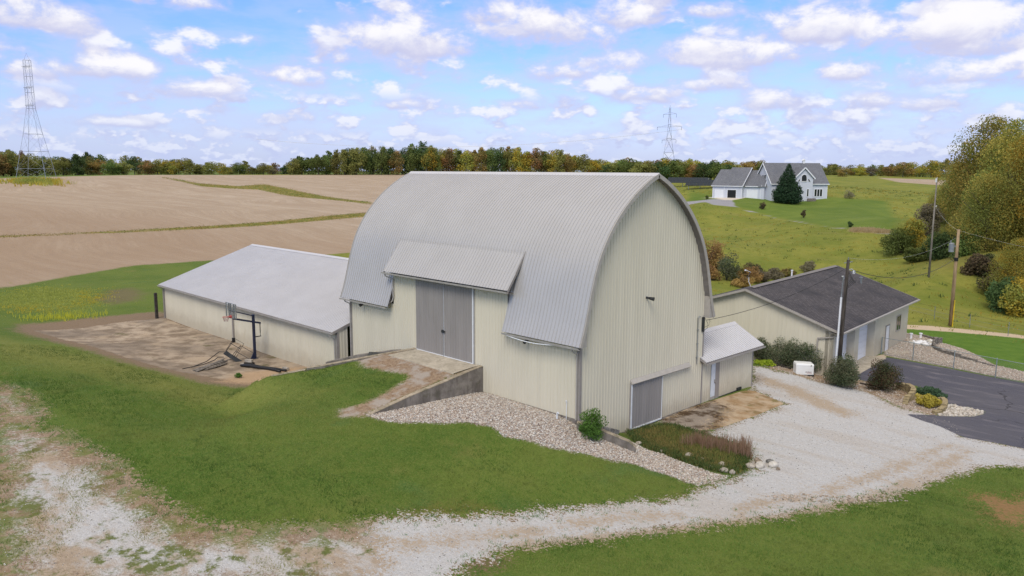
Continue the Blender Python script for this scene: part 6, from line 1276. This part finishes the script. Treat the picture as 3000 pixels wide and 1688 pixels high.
stones('drive_stones', [(9.3, 1.2), (10.4, 2.6), (13.2, 5.6), (13.6, 5.2), (10.8, 1.6), (9.6, .7)], 230, .04, .10, ['rock_tan', 'rock_pale', 'st_a'], 5, 'short strip of loose brown stones across the gravel drive')
rs = np.random.RandomState(7)
def loose(n, seed, poly, a, b, mats, name, label):
    stones(name, poly, n, a, b, mats, seed, label)
loose(9000, 8, POLY['gravel'], .012, .032, ['st_d', 'st_f', 'rock_white', 'rock_grey'], 'gravel', 'loose pale gravel scattered over the drive')
def boulder(x, y, s, mat, label, seed, fl=.62):
    import bmesh
    bm = bmesh.new(); bmesh.ops.create_icosphere(bm, subdivisions=3, radius=1); r_ = random.Random(seed); k = [Vector((r_.uniform(-1, 1), r_.uniform(-1, 1), r_.uniform(-1, 1))).normalized() for _ in range(7)]; am = [r_.uniform(.72, .95) for _ in k]
    for v in bm.verts:
        for kk, a_ in zip(k, am):
            d = v.co.dot(kk)
            if d > a_: v.co -= kk*(d-a_)*.85
        v.co *= 1+.03*math.sin(v.co.x*7+seed)*math.cos(v.co.y*6)
    me = bpy.data.meshes.new('boulder'); bm.to_mesh(me); bm.free(); me.transform(Matrix.Diagonal((s, s*.75, s*fl, 1)))
    for p in me.polygons: p.use_smooth = True
    o = mesh_obj('boulder', me, None, mat); o.scale = (.78, .78, .78); o.location = (x, y, gz(x, y)+s*fl*.4); o.rotation_euler = (0, 0, seed*1.3); tag(o, label, 'boulder', 'boulders round the ornamental grass bed')
for i, (x, y, s, m, lab) in enumerate([(4.32, 3.05, .34, 'rock_pale', 'white domed boulder on the lawn side of the rusty grass bed'), (5.05, 3.05, .24, 'rock_tan', 'small tan boulder next right of the white domed one'), (5.75, 3.0, .17, 'rock_grey', 'small half-buried grey boulder in the middle of the bed edge'), (6.16, 2.97, .32, 'rock_pale', 'tan-white boulder near the right end of the grass bed'), (6.6, 2.42, .30, 'rock_pale', 'rounded pale boulder lowest at the bed edge'), (6.98, 2.5, .24, 'rock_pale', 'pale boulder right of the lowest one'),
   (5.95, 2.4, .2, 'rock_tan', 'small brown boulder left of the lowest one'), (1.75, 2.55, .22, 'rock_pale', 'pale flat boulder at the end of the curb wall'), (2.96, 2.72, .15, 'rock_white', 'small white stone between curb wall and domed boulder'), (7.15, 3.75, .30, 'rock_pale', 'leftmost pale boulder of the cluster in the gravel'), (7.45, 4.1, .36, 'rock_white', 'large rounded white boulder in the middle of the gravel cluster'), (7.2, 4.5, .25, 'rock_tan', 'pinkish boulder at the back of the gravel cluster'),
   (7.85, 4.62, .34, 'rock_white', 'long white boulder rightmost of the gravel cluster'), (6.95, 4.75, .22, 'rock_tan', 'brown boulder behind the pinkish one, nearest the tall plumes'), (7.5, 4.95, .24, 'rock_grey', 'grey boulder at the back right of the gravel cluster'), (8.2, 4.4, .16, 'rock_tan', 'small flat stone right of the gravel cluster')]): boulder(x, y, s, MATS and m, lab, i+1)
rs = np.random.RandomState(12)
o = stones('limestone_pile', [(1.2, 41.6), (2.6, 41.4), (2.9, 43.2), (2.1, 43.9), (1.3, 43.0)], 60, .16, .36, ['white_paint', 'rock_white'], 13, 'pile of bright white rocks in the fenced stone bed', 'rock pile')
# ---------------------------------------------------------------- grasses
def blades(name, x, y, h, w, mat, label, cat, seed, lean=.25, per=5, spread=.06, z=None):
    rs = np.random.RandomState(seed); n = len(x); X = np.repeat(x, per)+rs.normal(size=n*per)*spread; Y = np.repeat(y, per)+rs.normal(size=n*per)*spread; Z = hz(X, Y); Hh = np.repeat(h, per)*rs.uniform(.6, 1.1, n*per); a = rs.uniform(0, PI, n*per)
    dx, dy = np.cos(a)*w/2, np.sin(a)*w/2; lx, ly = rs.normal(size=n*per)*lean*Hh, rs.normal(size=n*per)*lean*Hh
    V = np.stack([np.stack([X-dx, Y-dy, Z-.02], 1), np.stack([X+dx, Y+dy, Z-.02], 1), np.stack([X+lx+dx*.3, Y+ly+dy*.3, Z+Hh], 1), np.stack([X+lx-dx*.3, Y+ly-dy*.3, Z+Hh], 1)], 1).reshape(-1, 3)
    pt = np.clip(sdist(POLY['bank'], x, y)/4+.35, 0, .8)+np.clip(sdist(POLY['dryA'], x, y)+.5, 0, .6)+.5+.28*(np.sin(x*.35+1.7*np.sin(y*.21))+np.sin(y*.42+1.3*np.sin(x*.17+1)))
    cl = np.repeat(np.clip(.45*rs.uniform(0, 1, n)+.55*pt, 0, 1), per); me = np_mesh(name, V, np.arange(4*n*per).reshape(-1, 4), [mat], {'tint': ('FACE', rs.uniform(0, 1, n*per)*.5+cl*.5), 'clump': ('FACE', cl)}); o = mesh_obj(name, me); return tag(o, label, cat, kind='stuff')
x, y = scatter(POLY['sedum'], 2600, rs, .05); sd = sdist(POLY['sedum'], x, y); blades('bed_grass', x, y, np.clip(.13+sd*.2, .12, .30), .03, 'grass_rusty', 'rusty and green ornamental ground cover bed beside the sliding door', 'plant bed', 21, .3, 6, .08)
x, y = scatter(POLY['sedum'], 2600, rs, .05); blades('bed_foliage', x, y, np.full(len(x), .22), .05, 'weed_green', 'green leaves low in the ornamental bed', 'plant bed', 22, .5, 6, .1)
k = []
x = rs.uniform(2.2, 7.2, 900); y = rs.uniform(2.5, 6.5, 900); sd = sdist(POLY['sedum'], x, y); t = (x-2.2)/5; edge = np.abs(y-(4.5+.12*(x-2.2))) < .55
kk = (sd > -.1) & edge & (x > 3.2); x, y = x[kk], y[kk]; blades('plume_grass', x, y, np.full(len(x), .85)*np.interp(x, [3, 7], [.8, 1.1]), .028, 'grass_plume', 'tall thin brown plumes along the gravel side of the ornamental bed', 'plant bed', 23, .12, 6, .07)
def rnd_in(b, n): return rs.uniform(b[0], b[1], n), rs.uniform(b[2], b[3], n)
x, y = rnd_in((-130, 60, 45, 240), 2400); ok = (sdist(POLY['meadow'], x, y) > 1) & (sdist(POLY['field'], x, y) < -1) & (sdist(POLY['houselawn'], x, y) < 0) & (sdist(POLY['hdrive'], x, y) < -.5) & (base_z(x, y) > -50); x, y = x[ok], y[ok]
blades('pasture_tufts', x, y, rs.uniform(.12, .4, len(x)), .10, 'weed_green', 'green weedy tufts over the rough pasture', 'grass', 24, .5, 7, .22)
x, y = rnd_in((-130, 60, 45, 240), 9000); ok = (sdist(POLY['meadow'], x, y) > 1) & (sdist(POLY['field'], x, y) < -1) & (sdist(POLY['houselawn'], x, y) < 0) & (sdist(POLY['hdrive'], x, y) < -.5); x, y = x[ok], y[ok]
blades('pasture_grass', x, y, rs.uniform(.10, .28, len(x)), .10, 'leaf_yellowgreen', 'yellowish longer grass over the rough pasture', 'grass', 25, .6, 6, .4)
x, y = scatter(POLY['tan'], 500, rs); blades('dry_grass', x, y, np.full(len(x), .45), .08, 'grass_tan', 'tan dry grass strip beside the far dirt path', 'grass', 26, .2, 6, .3)
for kx, pl, n, h, mt in (('strip1', 'strip1', 800, .22, 'grass_rusty'), ('strip2', 'strip2', 900, .4, 'grass_rusty')):
    x, y = scatter(POLY[pl], n, rs); blades('waterway_grass', x, y, np.full(len(x), h*.6), .10, mt, {'strip1': 'rusty grass strip crossing the near part of the tan field', 'strip2': 'rusty grass strip curving through the far part of the tan field'}[kx], 'grass', 27, .3, 5, .5)
x, y = at(108, 296); X = rs.normal(size=500)*6.5+x; Y = rs.normal(size=500)*3.0+y; blades('tower_weeds', X, Y, np.full(500, 1.2), .2, 'leaf_yellowgreen', 'yellow-green weeds round the feet of the left lattice tower', 'grass', 28, .3, 7, .5)
x, y = scatter(POLY['weeds'], 1500, rs); x = x+rs.normal(size=len(x))*1.5; y = y+rs.normal(size=len(x))*1.5; blades('rough_weeds', x, y, rs.uniform(.05, .2, len(x)), .05, 'leaf_yellowgreen', 'rough green weeds between the field edge and the yard', 'grass', 29, .4, 6, .2)
wx, wy = -58.5, 2.5
def gpt(u, D): return at(u, D)
x0, y0 = at(165, 83.5); X = rs.normal(size=120)*1.8; Y = rs.normal(size=120)*1.0; a = R(60); blades('goldenrod', x0+X*math.cos(a)-Y*math.sin(a), y0+X*math.sin(a)+Y*math.cos(a), np.full(120, .45), .04, 'weed_yellow', 'yellow-flowering weed patch in the low grass at the left', 'weeds', 30, .2, 4, .15)
# tufts along the ragged edge of lawn and drive
x = []; y = []
p = POLY['gravel']
for a, b in zip(p, p[1:]+p[:1]):
    if a[1] > 8 or b[1] > 8: continue
    d = math.hypot(b[0]-a[0], b[1]-a[1]); n = int(d*22); t = rs.uniform(0, 1, n); x += list(a[0]+(b[0]-a[0])*t+rs.normal(size=n)*.45); y += list(a[1]+(b[1]-a[1])*t+rs.normal(size=n)*.45)
x, y = np.array(x), np.array(y); blades('edge_grass', x, y, rs.uniform(.04, .10, len(x)), .02, 'leaf_bright', 'ragged grass tufts along the lawn edges of the gravel drive', 'grass', 31, .6, 8, .07)
x, y = scatter(POLY['worn'], 2600, rs, .3); nz_ = np.sin(x*.7+1.3*np.sin(y*.9))*np.cos(y*.8+x*.35); k = nz_ > .25; blades('worn_grass', x[k], y[k], rs.uniform(.03, .08, k.sum()), .02, 'leaf_olive', 'sparse grass tufts over the worn gravel yard at the left', 'grass', 32, .7, 9, .12)

# real blades over the mown lawns near the camera
n = 150000; D = np.sqrt(rs.uniform(24**2, 66**2, n)); ua = YAW-np.arctan((rs.uniform(-100, 3100, n)-1500)/FPX); x = CX+D*np.cos(ua); y = CY+D*np.sin(ua)
ok = rs.uniform(0, 1, n) < np.interp(D, [24, 40, 66], [1, .8, .35])
ok &= ~((x > -20.2) & (x < .1) & (y > -.05) & (y < 11.2)) & ~((x > -51) & (x < -20) & (y > -.9) & (y < 18)) & ~((x > -4) & (x < .2) & (y > 11) & (y < 17.2)); x, y = x[ok], y[ok]
for k_, mg in (('gravel', -.12), ('worn', -.3), ('asphalt', -.05), ('rock', -.1), ('wedge', 0), ('bed2', 0), ('bed3', -.1), ('conc', -.2), ('concm', -.4), ('slab', -.1), ('debris', -.2), ('sedum', 0), ('rampdirt', -.05), ('apron', 0), ('field', 0), ('path', 0), ('dirtBR', .1), ('dirtBC', -.1)):
    k = sdist(POLY[k_], x, y) < mg+rs.normal(size=len(x))*.08*(mg < 0); x, y = x[k], y[k]
k = sdist([(-12.9, 0), (-7, 0), (-7, -2), (-13, -2)], x, y) < 0; x, y = x[k], y[k]
cut = sdist(POLY['brightlawn'], x, y) > 0
blades('lawn_grass', x[~cut], y[~cut], np.full((~cut).sum(), .08), .02, 'grass_lawn', 'mown green grass covering the lawns round the barn', 'grass', 41, .45, 4, .10)
